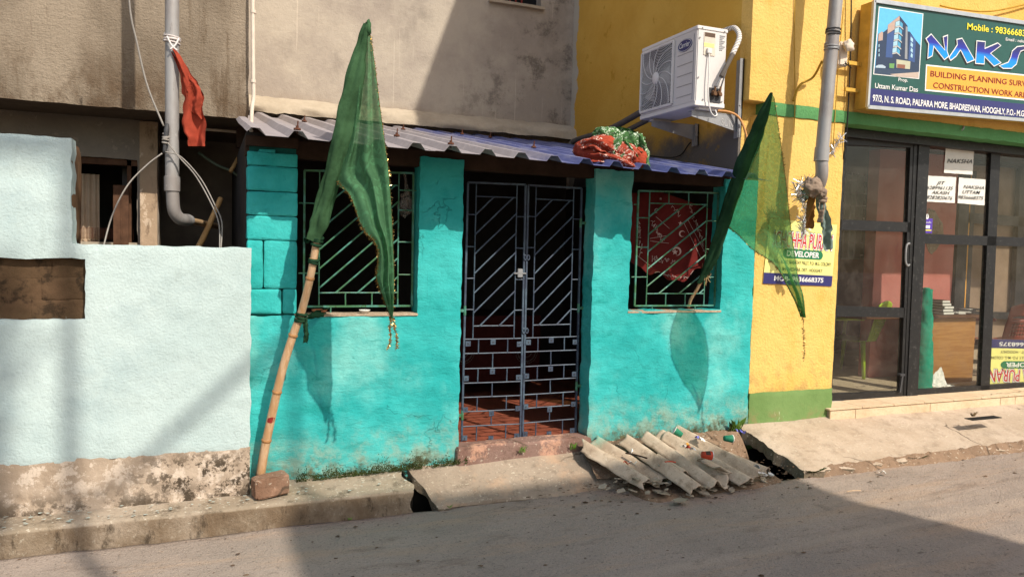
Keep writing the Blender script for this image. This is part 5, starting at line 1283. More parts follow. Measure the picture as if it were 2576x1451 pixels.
# grit and leaf scraps: too many to count
mb = MB(); rr = random.Random(5)
def chip(p, s):
    n = rr.randint(4, 6); a0 = rr.uniform(0, 6); P = []
    for k in range(n): t = a0+2*math.pi*k/n; q = s*rr.uniform(.5, 1.1); P.append(p+Vector((q*math.cos(t)*1.5, q*math.sin(t), rr.uniform(0, .3)*s)))
    top = p+Vector((0, 0, s*.5)); b = P+[top]; mb.add(b, [(k, (k+1) % n, n) for k in range(n)])
for k in range(620):
    x = rr.uniform(-2, 8.5); y = -.34-abs(rr.gauss(0, .8)); y = min(y, road_edge(x)-.02)
    if y < -4: continue
    chip(Vector((x, y, road_z(x)+.002)), rr.choice((.003, .003, .004, .004, .005, .006, .008, .013))*rr.uniform(.7, 1.3))
for k in range(750):
    x = rr.gauss(3.35, .42); y = -.33-abs(rr.gauss(0, .22))
    chip(Vector((x, y, .035+road_z(x)+.02*rr.random())), rr.choice((.004, .006, .009, .013)))
for k in range(200):
    x = rr.uniform(2.9, 4.1); y = rr.uniform(-.28, -.03); chip(Vector(dirt_pt((x-2.62)/1.50, max(0, (.03-y)/.36)))+Vector((0, 0, .003)), rr.choice((.004, .006, .01)))
o = obj('grit', mb, Mt['debris'], None, kind='stuff'); o['label'] = 'scattered grit, leaf crumbs and dirt clods on the road and by the heap'
mb = MB()
for k in range(170):
    x = rr.uniform(-1.6, 1.25); y = rr.uniform(-.29, -.01) if x > .27 else rr.uniform(-.29, -.14)
    z = .147+.05*(y+.285)/.33; s = rr.choice((.003, .004, .006, .010)); a0 = rr.uniform(0, 6)
    P = [Vector((x+s*rr.uniform(.4, 1.1)*math.cos(a0+t)*1.6, y+s*rr.uniform(.4, 1.1)*math.sin(a0+t), z+.010+rr.uniform(0, .002))) for t in (0, 1.3, 2.6, 3.9, 5.1)]; mb.poly(P)
o = obj('paint_flakes', mb, flat('pale_paint_flake', H('#a9b3aa'), .9, .1, 0, .3, 20), None, kind='stuff', recalc=False); o['label'] = 'pale paint flakes scattered along the pavement ledge'

mb = MB()
for k in range(150):
    x = min(rr.gauss(3.30, .30), 3.72); y = -.40-abs(rr.gauss(0, .12))-.05*(x < 3); c0 = Vector((x, y, .085+road_z(x)*.6-.06*max(0, -.5-y)+rr.uniform(0, .03))); s_ = rr.uniform(.012, .035); n_ = rr.randint(4, 6); a0 = rr.uniform(0, 6)
    tl = Matrix.Rotation(rr.uniform(-.4, .4), 3, 'X') @ Matrix.Rotation(rr.uniform(-.4, .4), 3, 'Y')
    P = [c0+tl@Vector((s_*rr.uniform(.5, 1.1)*1.4*math.cos(a0+6.283*j/n_), s_*rr.uniform(.5, 1.1)*math.sin(a0+6.283*j/n_), 0)) for j in range(n_)]
    mb.prism(P, tl@Vector((0, 0, .007)))
o = obj('rubble', mb, Mt['shard'], None, kind='stuff'); o['label'] = 'crumbled bits of grey roofing sheet strewn before the corrugated heap'

# ------------------------------------------------------------------ weeds and moss
def weed(c, h, n, seed, label, m=None, spread=.5, name='weed'):
    r = random.Random(seed); mb = MB(); c = Vector(c)
    for k in range(n):
        a = r.uniform(0, 6.28); q = h*r.uniform(.4, 1.1); tip = c+Vector((math.cos(a)*q*spread, -abs(math.sin(a))*q*spread*.6, q)); base = c+Vector((r.uniform(-1, 1)*h*.5, -.01, 0))
        mid = base.lerp(tip, .55)+Vector((0, 0, q*.12)); s_ = Vector((math.sin(a), math.cos(a), .2)).normalized()*h*r.uniform(.05, .13)
        mb.add([base, mid-s_, tip, mid+s_], [(0, 1, 2, 3)])
    o = obj(name, mb, m or Mt['leaf'], None, recalc=False); tag(o, label, 'weed'); return o
weed(PY(1850, 1082, -.03), .11, 26, 3, 'leafy weed in the corner between turquoise house and yellow pillar', spread=.9)
weed(PY(1838, 1086, -.02), .09, 30, 4, 'dark withered weed at the foot of the turquoise wall', Mt['moss'], .4)
weed(PY(1312, 1138, -.05), .055, 16, 5, 'small green sprig at the middle of the doorstep', spread=.9)
weed(PY(1440, 1130, -.05), .06, 18, 6, 'green sprig at the right end of the doorstep', spread=.8)
weed(PZ(2300, 1156, .10), .045, 60, 7, 'low green tuft where the apron meets the road', Mt['moss'], 3.2)
weed(PZ(2040, 1190, .08), .05, 60, 8, 'grass tuft at the broken corner of the apron', Mt['moss'], 3.)
weed(PZ(2110, 1180, .08), .03, 50, 12, 'thin line of grass along the ragged apron front', Mt['dry'], 5.)
weed(PZ(2190, 1170, .09), .028, 50, 13, 'sparse grass along the apron front, right of the first line', Mt['moss'], 5.)
weed(PZ(2446, 1047, .34), .05, 40, 9, 'clump of dry grass beside the hole in the apron', Mt['dry'], 1.2)
weed(PZ(880, 1306, .0), .02, 22, 10, 'tiny green sprig where the ledge meets the road', spread=1.2)
weed(PZ(1130, 1276, .02), .022, 22, 11, 'tiny green sprig at the front corner of the ramp slab', spread=1.2)
mb = MB(); r2 = random.Random(9)
for k in range(3000):
    t = r2.random(); px = 745+t*430; base = 1212-48*t
    if nz(px*.02, 3) < -.12 and r2.random() < .8: continue
    p = PY(px, base-abs(r2.gauss(0, 8+22*max(0, nz(px*.015, 8)))), -.030); s = r2.uniform(.002, .006)
    a = r2.uniform(0, 6.28); v = Vector((math.cos(a), -.4, math.sin(a)))*s; u_ = Vector((-math.sin(a), -.3, math.cos(a)))*s*.7
    p.y -= r2.uniform(0, .012); mb.add([p-v, p+u_, p+v, p-u_], [(0, 1, 2, 3)])
o = obj('moss', mb, Mt['moss'], None, kind='stuff', recalc=False); o['label'] = 'dark green moss along the foot of the turquoise wall'
mb = MB()
hp_ = PZ(2465, 1052, .325)
obj('hole_shade_patch', MB().box((hp_.x-.16, hp_.y-.05, .326), (hp_.x+.22, hp_.y+.03, .332)), Mt['drain'], None, kind='structure')  # flat dark sheet on the slab, painting the shade of a hole

# ------------------------------------------------------------------ shop sign
SY = -.16
sg = thing('shop_signboard', 'large green shop signboard with white-edged blue lettering above the glass front', 'signboard', (6, -.1, 3.1))
cTL, cTR, cBR, cBL = (2197, 3), (2800, 93), (2800, 322), (2180, 270)
def sgq(u, v): return quv((cTL, cTR, cBR, cBL), u, v)
SL = PY(*cTL, SY); SLb = PY(*cBL, SY)
mb = MB(); P = [PY(*c, SY) for c in (cTL, cTR, cBR, cBL)]; mb.prism(P, (0, .13, 0)); obj('box', mb, Mt['ply'], sg)
obj('face', MB().prism([p+Vector((0, -.004, 0)) for p in P], (0, .003, 0)), Mt['sg_green'], sg)
mb = MB()
for i, wd in ((0, .035), (1, .03), (2, .03), (3, .022)): mb.bar(P[i]+Vector((0, -.008, 0)), P[(i+1) % 4]+Vector((0, -.008, 0)), wd, .024)
obj('trim', mb, Mt['alu'], sg)
ppoly('address_strip', [(2183, 222), (2800, 286), (2800, 316), (2181, 264)], SY, Mt['sg_navy'], sg, .006)
ptext('lettering', '97/3, N. S. ROAD, PALPARA MORE, BHADRESWAR, HOOGHLY, P.O.- M.G. COLONY', (2193, 255), (2624, 299), 17, SY, Mt['sg_white'], sg, .0085, bold=.02, spacing=.95)
ptext('lettering', 'Prop.', (2258, 205), (2282, 207), 9, SY, Mt['sg_white'], sg, .0075, bold=.01)
ptext('lettering', 'Uttam Kumar Das', (2199, 222), (2307, 232), 13, SY, Mt['sg_white'], sg, .0075, bold=.012)
ptext('lettering', 'Mobile : 9836668375', (2431, 75), (2596, 95), 17, SY, Mt['sg_yel'], sg, .0075, bold=.02)
ptext('lettering', 'Email : naksha', (2528, 103), (2585, 110), 8, SY, Mt['sg_white'], sg, .0075, bold=.01)
ppoly('panel_edge', [(2328, 163), (2800, 211), (2800, 276), (2325, 229)], SY, Mt['sg_white'], sg, .006)
ppoly('orange_panel', [(2331, 167), (2800, 214.5), (2800, 272), (2328, 225)], SY, Mt['sg_orange'], sg, .0075)
ptext('lettering', 'BUILDING PLANNING SURVEY', (2338, 193), (2600, 221), 15, SY, Mt['sg_maroon'], sg, .0095, bold=.012)
ptext('lettering', 'CONSTRUCTION WORK AREA', (2345, 222), (2590, 248), 15, SY, Mt['sg_maroon'], sg, .0095, bold=.012)
# big letters, drawn as outlines
def Z(x, y): return (3200+x*896/2167)/1.59, (y*896/2167)/1.59
LET = {
 'N': [[(1262, 340), (1400, 500), (1383, 365), (1418, 352), (1412, 500), (1428, 545), (1392, 575), (1285, 440), (1270, 540), (1234, 560), (1243, 425), (1218, 380)]],
 'A': [[(1515, 390), (1560, 380), (1675, 580), (1612, 605), (1560, 500), (1545, 480), (1500, 545), (1452, 582), (1440, 560), (1520, 440)]],
 'K': [[(1708, 405), (1782, 412), (1778, 480), (1905, 425), (1930, 445), (1830, 520), (1932, 610), (1872, 638), (1775, 540), (1772, 618), (1695, 612)]],
 'S': [[(2167, 452), (2095, 460), (2050, 500), (2035, 560), (2010, 610), (1928, 640), (1960, 660), (2040, 660), (2085, 620), (2105, 540), (2125, 495), (2167, 480)]],
 'S2': [[(2167, 452), (2260, 450), (2290, 480), (2240, 490), (2167, 480)]],
 'H': [[(2330, 470), (2400, 478), (2396, 560), (2470, 566), (2476, 486), (2540, 494), (2526, 704), (2462, 697), (2468, 612), (2394, 606), (2388, 690), (2318, 682)]],
}
gm = zgrad('blue_letter_fade', [(.0, H('#1590e0')), (.30, H('#1a86dc')), (.48, H('#2f34a0')), (.75, H('#2f2f74')), (1., H('#34345f'))], PY(2480, 160, SY).z, PY(2400, 88, SY).z)
for k, pl in LET.items():
    for P_ in pl:
        Q = [PY(*Z(*q), SY) for q in P_]; ctr = sum(Q, Vector())/len(Q)
        def grow(Q, g):
            out = []; n = len(Q); ar = sum(Q[i].x*Q[(i+1) % n].z-Q[(i+1) % n].x*Q[i].z for i in range(n)); sg_ = 1 if ar > 0 else -1
            for i in range(n):
                a, b, c = Q[i-1], Q[i], Q[(i+1) % n]; d1 = (b-a).normalized(); d2 = (c-b).normalized()
                n1 = Vector((d1.z, 0, -d1.x))*sg_; n2 = Vector((d2.z, 0, -d2.x))*sg_; m_ = (n1+n2); L_ = m_.length
                m_ = n1 if L_ < .2 else m_/L_*min(1.8, 2/max(L_, .3)); out.append(b+m_*g)
            return out
        for nm, g, off, m, dx in (('letter_shadow', .012, .005, Mt['sg_black'], (-.012, 0, -.014)), ('letter_edge', .0095, .0062, Mt['sg_white'], (0, 0, 0)), ('letter', 0., .0078, gm, (0, 0, 0))):
            obj(nm, MB().prism([q+Vector(dx)+Vector((0, -off, 0)) for q in grow(Q, g)], (0, .0006, 0)), m, sg)
# printed picture of an apartment block (a generic tower)
def U(x, y): return (3440+x*300/1451)/1.59, (20+y*300/1451)/1.59
def upoly(name, pts, m, off): return ppoly(name, [U(*p) for p in pts], SY, m, sg, off, .0003)
pc = lambda n, h: flat('print_'+n, H(h), .4, .3, 0, .06, 40)
PA, PB, PC_, PD, PE, PF, PG = pc('pale_blue', '#5fb4e6'), pc('dark_slate', '#2f3d55'), pc('blue_wall', '#3d5688'), pc('beige_wall', '#b59c90'), pc('window', '#9fc3d2'), pc('asphalt', '#38475c'), pc('kerb', '#b9a79a')
upoly('picture_edge', [(352, 38), (1215, 175), (1132, 1440), (242, 1350)], Mt['sg_white'], .006)
upoly('picture', [(368, 58), (1198, 188), (1118, 1420), (262, 1335)], PA, .0068)
upoly('picture_detail', [(272, 1230), (700, 1260), (1122, 1290), (1118, 1420), (262, 1335)], PF, .0074)
upoly('picture_detail', [(560, 1345), (1122, 1305), (1116, 1418), (700, 1390)], PG, .0077)
upoly('picture_detail', [(338, 570), (405, 520), (440, 535), (520, 470), (525, 395), (750, 215), (905, 410), (910, 520), (950, 525), (1065, 690), (1150, 790), (1130, 1290), (280, 1230)], PB, .0074)
upoly('picture_detail', [(525, 395), (750, 220), (752, 300), (665, 340), (655, 480), (515, 570)], PD, .0080)
upoly('picture_detail', [(345, 575), (405, 520), (430, 535), (425, 690), (335, 710)], PD, .0080)
upoly('picture_detail', [(510, 575), (650, 500), (612, 1030), (480, 1020)], PC_, .0080)
upoly('picture_detail', [(955, 560), (1065, 690), (1040, 1120), (920, 1080)], PC_, .0080)
upoly('picture_detail', [(870, 420), (905, 440), (900, 1060), (850, 1050)], pc('grey_wall', '#8c8f94'), .0080)
for k in range(5):
    y = 330+128*k; x = 672-14*k
    upoly('picture_detail', [(x, y+10), (x+80, y-20), (x+78, y+75), (x-5, y+95)], PE, .0084); upoly('picture_detail', [(x+92, y-5), (x+140, y+45), (x+132, y+130), (x+85, y+85)], pc('cyan_window', '#4f9cc0'), .0084)
    upoly('picture_detail', [(x-8, y+100), (x+80, y+80), (x+150, y+140), (x+148, y+160), (x+78, y+102), (x-10, y+122)], pc('sill', '#b9b5b0'), .0087)
for k in range(4): upoly('picture_detail', [(965+4*k, 620+105*k), (1010-2*k, 670+100*k), (1005-2*k, 735+100*k), (960, 690+105*k)], PE, .0084)
for k in range(3): upoly('picture_detail', [(345, 770+90*k), (362, 768+90*k), (360, 825+90*k), (342, 822+90*k)], PE, .0084)
upoly('picture_detail', [(690, 1060), (960, 1100), (950, 1250), (690, 1225)], pc('lit_shop', '#b5b39a'), .0080); upoly('picture_detail', [(550, 1140), (650, 1140), (640, 1235), (550, 1225)], pc('green_mural', '#6a9a5a'), .0084)
upoly('picture_detail', [(705, 1150), (860, 1165), (850, 1240), (700, 1225)], pc('red_display', '#8a5a48'), .0084)
upoly('picture_detail', [(285, 1195), (340, 1165), (420, 1165), (480, 1200), (475, 1232), (290, 1222)], pc('car', '#a9bac8'), .0084)
# side battens and brackets of the sign
for yy in (165, 232): a = PY(2150, yy, -.02); obj('batten', MB().box((a.x-.16, -.075, a.z-.015), (a.x+.05, -.055, a.z+.015)), Mt['ply'], sg)

# ------------------------------------------------------------------ small printed plate on the yellow pillar, its twin in the shop
def plate(name, label, quad, Y, flip=False, parent_loc=None):
    t = thing(name, label, 'sign', PY(*quad[3], Y))
    A, B_, C_, D_ = [PY(*p, Y) for p in quad]
    if flip: A, B_, C_, D_ = C_, D_, A, B_
    fx = 1
    nn = Vector((0, -1, 0))
    def q(u, v, off=0): return (A*(1-u)+B_*u)*(1-v)+(D_*(1-u)+C_*u)*v+nn*off
    upv = (A-D_).normalized()
    obj('sheet', MB().prism([q(0, 0, .004), q(1, 0, .004), q(1, 1, .004), q(0, 1, .004)], (0, .004, 0)), Mt['sg_cream'], t)
    obj('strip', MB().prism([q(0, .83, .005), q(1, .83, .005), q(1, 1, .005), q(0, 1, .005)], (0, .0008, 0)), Mt['sg_navy'], t)
    Hh = (A-D_).length
    def tx(s, u0, u1, v, ch, m, off, **k): return obj('lettering', text_mb(s, q(u0, v), q(u1, v), ch*Hh, off, upv=upv, **k), m, t, recalc=False)
    for wd, m, off, b in ((0, Mt['sg_black'], .0052, .085), (0, Mt['sg_white'], .0058, .06), (0, Mt['sg_red'], .0064, .008)): tx('ICHCHHA PURAN', .075+(.012 if b < .01 else 0), .955-(.012 if b < .01 else 0), .415, .24, m, off, bold=b)
    # rounded pill
    P = []
    for k in range(24):
        a_ = 2*math.pi*k/24; P.append(q(.53+.24*(1 if math.cos(a_) > 0 else -1)+.055*math.cos(a_), .515-.073*math.sin(a_), .0055))
    obj('pill', MB().prism(P, (0, .0006, 0)), Mt['sg_pill'], t)
    tx('DEVELOPER', .29, .77, .555, .088, Mt['sg_white'], .0066, bold=.03)
    tx('53/A, N.S. - ROAD, NABADAY PALLY, P.O- M.G. COLONY.', .035, .965, .675, .058, Mt['sg_black'], .0060, bold=.004)
    tx('P.S.- BHADRESWAR, DIST.- HOOGHLY', .17, .84, .785, .055, Mt['sg_black'], .0060, bold=.004)
    tx('MOB- 9836668375', .15, .865, .945, .075, Mt['sg_white'], .0066, bold=.022)
    return t
plate('printed_plate', 'yellow developer plate screwed on the yellow pillar behind the sheer flag', [(1936, 549), (2105, 566), (2091, 720), (1918, 713)], -.004)
plate('printed_plate', 'yellow developer plate standing upside down inside the shop window', [(2482, 852), (2700, 858), (2690, 980), (2468, 985)], .30, flip=True)
# paper notices and sticker on the glass
def notice(label, quad, rows, Y=FY-.004):
    t = thing('paper_notice', label, 'notice', PY(*quad[3], Y)); P = [PY(*p, Y) for p in quad]
    def f(u, v):
        p = (P[0]*(1-u)+P[1]*u)*(1-v)+(P[3]*(1-u)+P[2]*u)*v
        return p+Vector((.004*nz(v*7, quad[0][0])*(1 if u in (0, 1) else .3), -.002-.003*nz(u*6, v*6, quad[0][0]), .003*nz(u*7, v*2)))
    obj('sheet', MB().grid(f, 14, 14), Mt['paper'], t, smooth=True)
    for s, p0, p1, h in rows:
        a, b = PY(*p0, Y), PY(*p1, Y); cap = (PY(p0[0], p0[1]-h, Y)-a).length
        obj('lettering', text_mb(s, a, b, cap, .0075, .002, .28), Mt['sg_black'], t, recalc=False)
    return t
notice('white sheet reading NAKSHA taped highest on the shop glass', [(2379, 369), (2450, 376), (2446, 440), (2374, 435)], [('NAKSHA', (2381, 410), (2444, 412), 11)])
notice('white sheet with four lines of names and numbers, left on the shop glass', [(2330, 442), (2405, 446), (2401, 511), (2327, 507)], [('JIT', (2354, 464), (2376, 465), 9), ('6289961135', (2330, 476), (2396, 478), 9), ('AKASH', (2342, 488), (2387, 490), 9), ('8282820676', (2330, 500), (2394, 503), 9)])
notice('white sheet with three lines of writing, right on the shop glass', [(2412, 447), (2479, 452), (2476, 517), (2408, 511)], [('NAKSHA', (2422, 474), (2474, 477), 9), ('UTTAM', (2420, 487), (2464, 489), 9), ('9836668375', (2409, 500), (2472, 503), 9)])
t = thing('payment_sticker', 'small violet payment sticker stuck low on the shop glass', 'sticker', PY(2330, 590, FY)); SYk = FY-.005
ppoly('sheet', [(2322, 549), (2346, 550), (2344, 587), (2319, 586)], SYk, Mt['violet'], t, .002, .001)
c = PY(2333, 545, SYk-.004); ring = [c+Vector((.020*math.cos(k*.3), 0, .026*math.sin(k*.3))) for k in range(21)]
obj('disc', MB().prism(ring, (0, .0008, 0)), Mt['sg_white'], t)
obj('emblem', text_mb('पे', c+Vector((-.008, 0, -.008)), c+Vector((.010, 0, -.008)), .026, .002), Mt['sg_black'], t, recalc=False)
ptext('lettering', 'PhonePe', (2323, 561), (2341, 562), 5, SYk, Mt['sg_white'], t, .005)
ppoly('wallet_mark', [(2327, 567), (2339, 567), (2338, 575), (2327, 574)], SYk, Mt['sg_white'], t, .004, .001)
ppoly('yellow_bar', [(2321, 577), (2342, 578), (2342, 581), (2321, 580)], SYk, Mt['sg_yel'], t, .004, .001)

# ------------------------------------------------------------------ drain pipes
p1 = thing('drain_pipe', 'silver drain pipe with elbow standing behind the pale blue wall', 'pipe', PY(440, 560, .35))
D1 = .35
ax = [PY(x, y, D1) for x, y in ((432, -900), (433, 0), (438, 300), (440, 452))]
ax[0] = ax[1]+Vector((0, 0, 1.4)); ax[3].x = ax[1].x; ax[2].x = ax[1].x; r1 = .042
x1 = ax[1].x; ze = PY(440, 530, D1).z
obj('pipe', MB().tube([Vector((x1, D1, 5.2)), Vector((x1, D1, ax[3].z))], r1, 20), Mt['pvc'], p1, smooth='auto')
obj('socket', MB().lathe([(r1, .02), (r1+.007, .018), (r1+.006, -.075), (r1, -.078)], (x1, D1, ax[3].z), 20), Mt['pvc'], p1, smooth='auto')
el = curve_pts([Vector((x1, D1, ax[3].z)), Vector((x1+.003, D1, ze+.10)), Vector((x1+.012, D1+.01, ze+.0)), Vector((x1+.045, D1+.05, ze-.05)), Vector((x1+.09, D1+.14, ze-.055))], 8)
obj('elbow', MB().tube(el, r1-.002, 20), Mt['pvc'], p1, smooth='auto')
obj('spigot', MB().tube([el[-1]+Vector((-.005, -.01, 0)), Vector((x1+.30, 2.0, ze-.07))], .024, 14), Mt['tanpipe'], p1, smooth='auto')
obj('collar', MB().tube([el[-1]+Vector((.003, .01, .0)), el[-1]+Vector((.012, .03, -.001))], .036, 14), Mt['grey'], p1, smooth='auto')
p2 = thing('drain_pipe', 'silver drain pipe running down the yellow pillar to a knotted brown cloth', 'pipe', PY(2070, 450, -.30))
D2 = -.30
a = PY(2103, 0, D2); b_ = PY(2068, 378, D2); dd = (a-b_)
obj('pipe', MB().tube([b_, a, a+dd*.8], .052, 20), Mt['pvc'], p2, smooth='auto')
obj('socket', MB().tube([b_+dd.normalized()*.02, b_-dd.normalized()*.09], .058, 20), Mt['pvc'], p2, smooth='auto')
obj('elbow', MB().tube(curve_pts([b_-dd.normalized()*.05, PY(2067, 440, D2), PY(2058, 470, D2+.05), PY(2045, 490, D2+.16)], 6), .050, 20), Mt['pvc'], p2, smooth='auto')
for yy, pyy in ((80, 0), (120, 1)): obj('wire_tie', coil(b_+dd*((378-yy)/378), dd, .054, 3, .05, .006, yy), Mt['dkgrey'] if yy == 80 else Mt['grey'], p2, smooth=True)
c = PY(2110, 140, -.08); mbx = MB().box((c.x-.05, -.14, c.z-.10), (c.x+.045, -.02, c.z+.10)); jb = obj('junction_box', mbx, Mt['cream'], p2, bevel=.01)
obj('lid', lump(c+Vector((.0, -.10, .06)), (.055, .03, .05), 3, 12, 8, .3), Mt['cream'], jb, smooth=True)
obj('wire_end', fringe([c+Vector((-.03, -.1, -.09)), c+Vector((.02, -.1, -.11))], 14, .05, .003, 3), Mt['cable_b'], jb)
kc = thing('knotted_cloth', 'brown and grey cloth knotted round the end of the pipe on the yellow pillar', 'cloth', PY(2062, 480, -.34))
obj('knot', lump(PY(2045, 470, -.36), (.075, .06, .075), 5, 22, 16, .3), Mt['brownrag'], kc, smooth=True)
obj('knot', lump(PY(2066, 486, -.38), (.035, .045, .05), 8, 18, 12, .35), Mt['brownrag'], kc, smooth=True)
obj('loop', coil(PY(2067, 500, -.37), Vector((.1, 0, 1)), .03, 2, .04, .016, 4), Mt['brownrag'], kc, smooth=True)
obj('tail', strip([PY(2067, 498, -.36), PY(2070, 530, -.38), PY(2078, 565, -.37), PY(2077, 590, -.36), PY(2085, 628, -.36)], .085, 4, 10, 1.6), Mt['greyrag'], kc, smooth=True)
obj('tail', strip([PY(2064, 496, -.37), PY(2066, 530, -.39), PY(2066, 560, -.39)], .05, 6, 6, 1.4), Mt['brownrag'], kc, smooth=True)
obj('tail', strip([PY(2045, 490, -.30), PY(2040, 530, -.28), PY(2034, 575, -.26)], .07, 9, 8, 1.2), flat('rust_cloth', H('#9a6a38'), .9, .1), kc, smooth=True)
tg = thing('tinsel_garland', 'silver tinsel garland hanging behind the knotted brown cloth', 'garland', PY(2020, 560, -.2))
obj('foil', fringe(curve_pts([PY(2040, 452, -.25), PY(2005, 470, -.22), PY(2012, 500, -.2), PY(2028, 530, -.18), PY(2020, 560, -.17), PY(2022, 590, -.16)], 6), 420, .075, .0028, 31), Mt['silver'], tg, kind='stuff')
obj('clump', lump(PY(2020, 492, -.18), (.05, .04, .05), 5, 12, 8, .4), flat('dark_green_leafage', H('#2f3f30'), .8), tg, smooth=True)
tg2 = thing('tinsel_garland', 'short silver tinsel strand on the pillar edge right of the pipe', 'garland', PY(2105, 370, -.02))
obj('foil', fringe(curve_pts([PY(2118, 345, -.04), PY(2104, 365, -.04), PY(2090, 388, -.04)], 5), 90, .06, .0028, 33), Mt['silver'], tg2, kind='stuff')

# red cloth tied to the left pipe
rc = thing('red_cloth', 'torn red cloth tied to the silver pipe on the left with white string', 'cloth', PY(480, 300, .27))
obj('strip', strip([PY(436, 128, .30), PY(455, 165, .27), PY(472, 205, .26), PY(484, 245, .26), PY(487, 290, .26), PY(494, 330, .26), PY(497, 368, .27)],   .135, 3, 16, 1.8, [Vector((q, 0, 0)) for q in (.22, .35, .6, .95, .85, 1, 1, .75)]), Mt['redcloth'], rc, smooth=True)
obj('strip', strip([PY(470, 200, .27), PY(490, 232, .24), PY(492, 270, .23), PY(508, 300, .24)], .09, 7, 10, 1.5, [Vector((q, 0, 0)) for q in (.3, .8, 1, .7, .3)]), Mt['redcloth'], rc, smooth=True)
obj('string', coil(Vector((x1, D1, PY(433, 100, D1).z)), Vector((.1, 0, 1)), .046, 4, .05, .006, 2), flat('white_string', H('#c9c0bb'), .8), rc, smooth=True)
obj('string', MB().tube(curve_pts([PY(420, 92, .29), PY(432, 115, .28), PY(446, 128, .28)], 6), .006, 6).tube(curve_pts([PY(450, 98, .29), PY(440, 115, .28), PY(428, 125, .28)], 6), .006, 6), flat('white_string_b', H('#cfc8c3'), .8), rc, smooth=True)
obj('frayed_edge', fringe(curve_pts([PY(475, 195, .25), PY(492, 230, .24)], 4), 60, .03, .0012, 5).tube(curve_pts([PY(512, 365, .25), PY(516, 352, .25), PY(513, 340, .25)], 4), .001, 4), Mt['redcloth'], rc, kind='stuff')

# ------------------------------------------------------------------ cables and conduits
def cable(name, pts, r, m, label, cat='cable'):
    o = obj(name, MB().tube(curve_pts(pts, 10), r, 7), m, None, smooth=True); tag(o, label, cat); return o
cable('cable', [PY(318, -260, .2), PY(325, 0, .25), PY(345, 110, .28), PY(372, 220, .3), PY(412, 318, .3)], .0060, Mt['cable_w'], 'pale twisted cable coming down from above to the left pipe')
wb_ = thing('cable_tie', 'dark wrapped joint of cables hanging at the left side of the silver pipe', 'cable', PY(417, 345, .3))
obj('wrap', MB().tube(curve_pts([PY(421, 312, .3), PY(418, 340, .29), PY(414, 385, .29)], 6), [.010, .012, .014, .016, .017, .016, .015, .015, .014, .013, .013, .013, .012], 10), Mt['dkgrey'], wb_, smooth=True)
obj('turn', coil(PY(417, 350, .29), Vector((.1, 0, 1)), .016, 4, .05, .006, 3), Mt['cable_w'], wb_, smooth=True)
cable('cable', [PY(408, 386, .28), PY(370, 415, .27), PY(322, 465, .25), PY(285, 535, .2), PY(262, 614, .08), PY(258, 650, .02)], .0048, Mt['cable_w'], 'pale cable arching left from the pipe down behind the blue wall')
cable('cable', [PY(416, 382, .27), PY(455, 395, .26), PY(505, 450, .25), PY(540, 515, .2), PY(558, 560, .15), PY(556, 625, .08)], .0042, Mt['cable_w'], 'pale cable arching right over the pipe, outer of two')
cable('cable', [PY(422, 360, .27), PY(450, 395, .26), PY(490, 440, .25), PY(525, 500, .2), PY(550, 560, .14), PY(553, 630, .07)], .0042, Mt['cable_w'], 'pale cable arching right over the pipe, inner of two')
cw = thing('conduit', 'thin cream conduit running down the corner beside the beige wall', 'conduit', PY(633, 300, 1.15))
obj('tube', MB().tube(curve_pts([PY(637, -300, 1.12), PY(636, 0, 1.12), PY(637, 180, 1.12), PY(638, 240, 1.12), PY(634, 275, 1.10), PY(632, 322, 1.08)], 8), .015, 10), Mt['cream'], cw, smooth=True)
for y in (30, 205): obj('clip', MB().lathe([(.02, -.012), (.02, .012)], PY(637, y, 1.12), 10), Mt['cream'], cw)
obj('end_cap', MB().tube([PY(634, 326, 1.08), PY(628, 330, 1.08)], .018, 10), Mt['paper'], cw)
cable('bamboo_stick', [PY(490, 640, 1.0), PY(520, 580, 1.15), PY(555, 500, 1.4)], .022, flat('sunlit_bamboo', H('#b9925e'), .7), 'thin bamboo stick leaning in the dark gap behind the blue wall', 'stick')  # stick in a plain tan colour
cable('bamboo_stick', [PY(580, 432, 1.6), PY(603, 392, 1.7)], .017, flat('tan_bamboo_b', H('#b9925e'), .7), 'short bamboo stump high in the dark gap beside the turquoise pier', 'stick')
cable('hose', [PY(500, 385, 1.9), PY(545, 415, 1.8), PY(585, 432, 1.7), PY(612, 455, 1.6)], .012, flat('green_hose', H('#56604f'), .7), 'dull green hose with pale joint in the dark gap by the turquoise pier', 'hose')
hz = thing('conduit', 'dim horizontal conduit under the brown overhang', 'conduit', PY(560, 330, 1.75))
obj('tube', MB().tube([PY(510, 325, 1.75), PY(625, 335, 1.75)], .012, 8), Mt['cream'], hz, smooth=True)
cable('cable', [PY(2142, -60, -.05), PY(2140, 120, -.04), PY(2135, 240, -.035), PY(2130, 330, -.03), PY(2122, 400, -.0)], .006, Mt['cable_b'], 'black cable hanging beside the signboard down the pillar edge')
cable('cable', [PY(2122, 20, -.02), PY(2108, 180, -.02), PY(2100, 300, -.02), PY(2095, 390, -.02)], .004, Mt['cable_y'], 'thin yellow painted wire right of the pillar pipe')
cable('cable', [PY(2000, -20, -.012), PY(1998, 100, -.012), PY(2000, 250, -.02), PY(1997, 340, -.012)], .004, Mt['cable_y'], 'thin yellow painted wire left of the pillar pipe')
cable('cable', [PY(2068, 155, -.2), PY(2045, 195, -.06), PY(2012, 215, -.03), PY(1995, 255, -.012)], .010, Mt['cable_y'], 'tan cable drooping left from the pipe across the yellow wall')
cable('cable', [PY(2365, 15, -.03), PY(2420, 25, -.05), PY(2500, 28, -.05), PY(2620, 2, -.03)], .008, Mt['cable_y'], 'yellowed cable slung across the wall above the signboard')
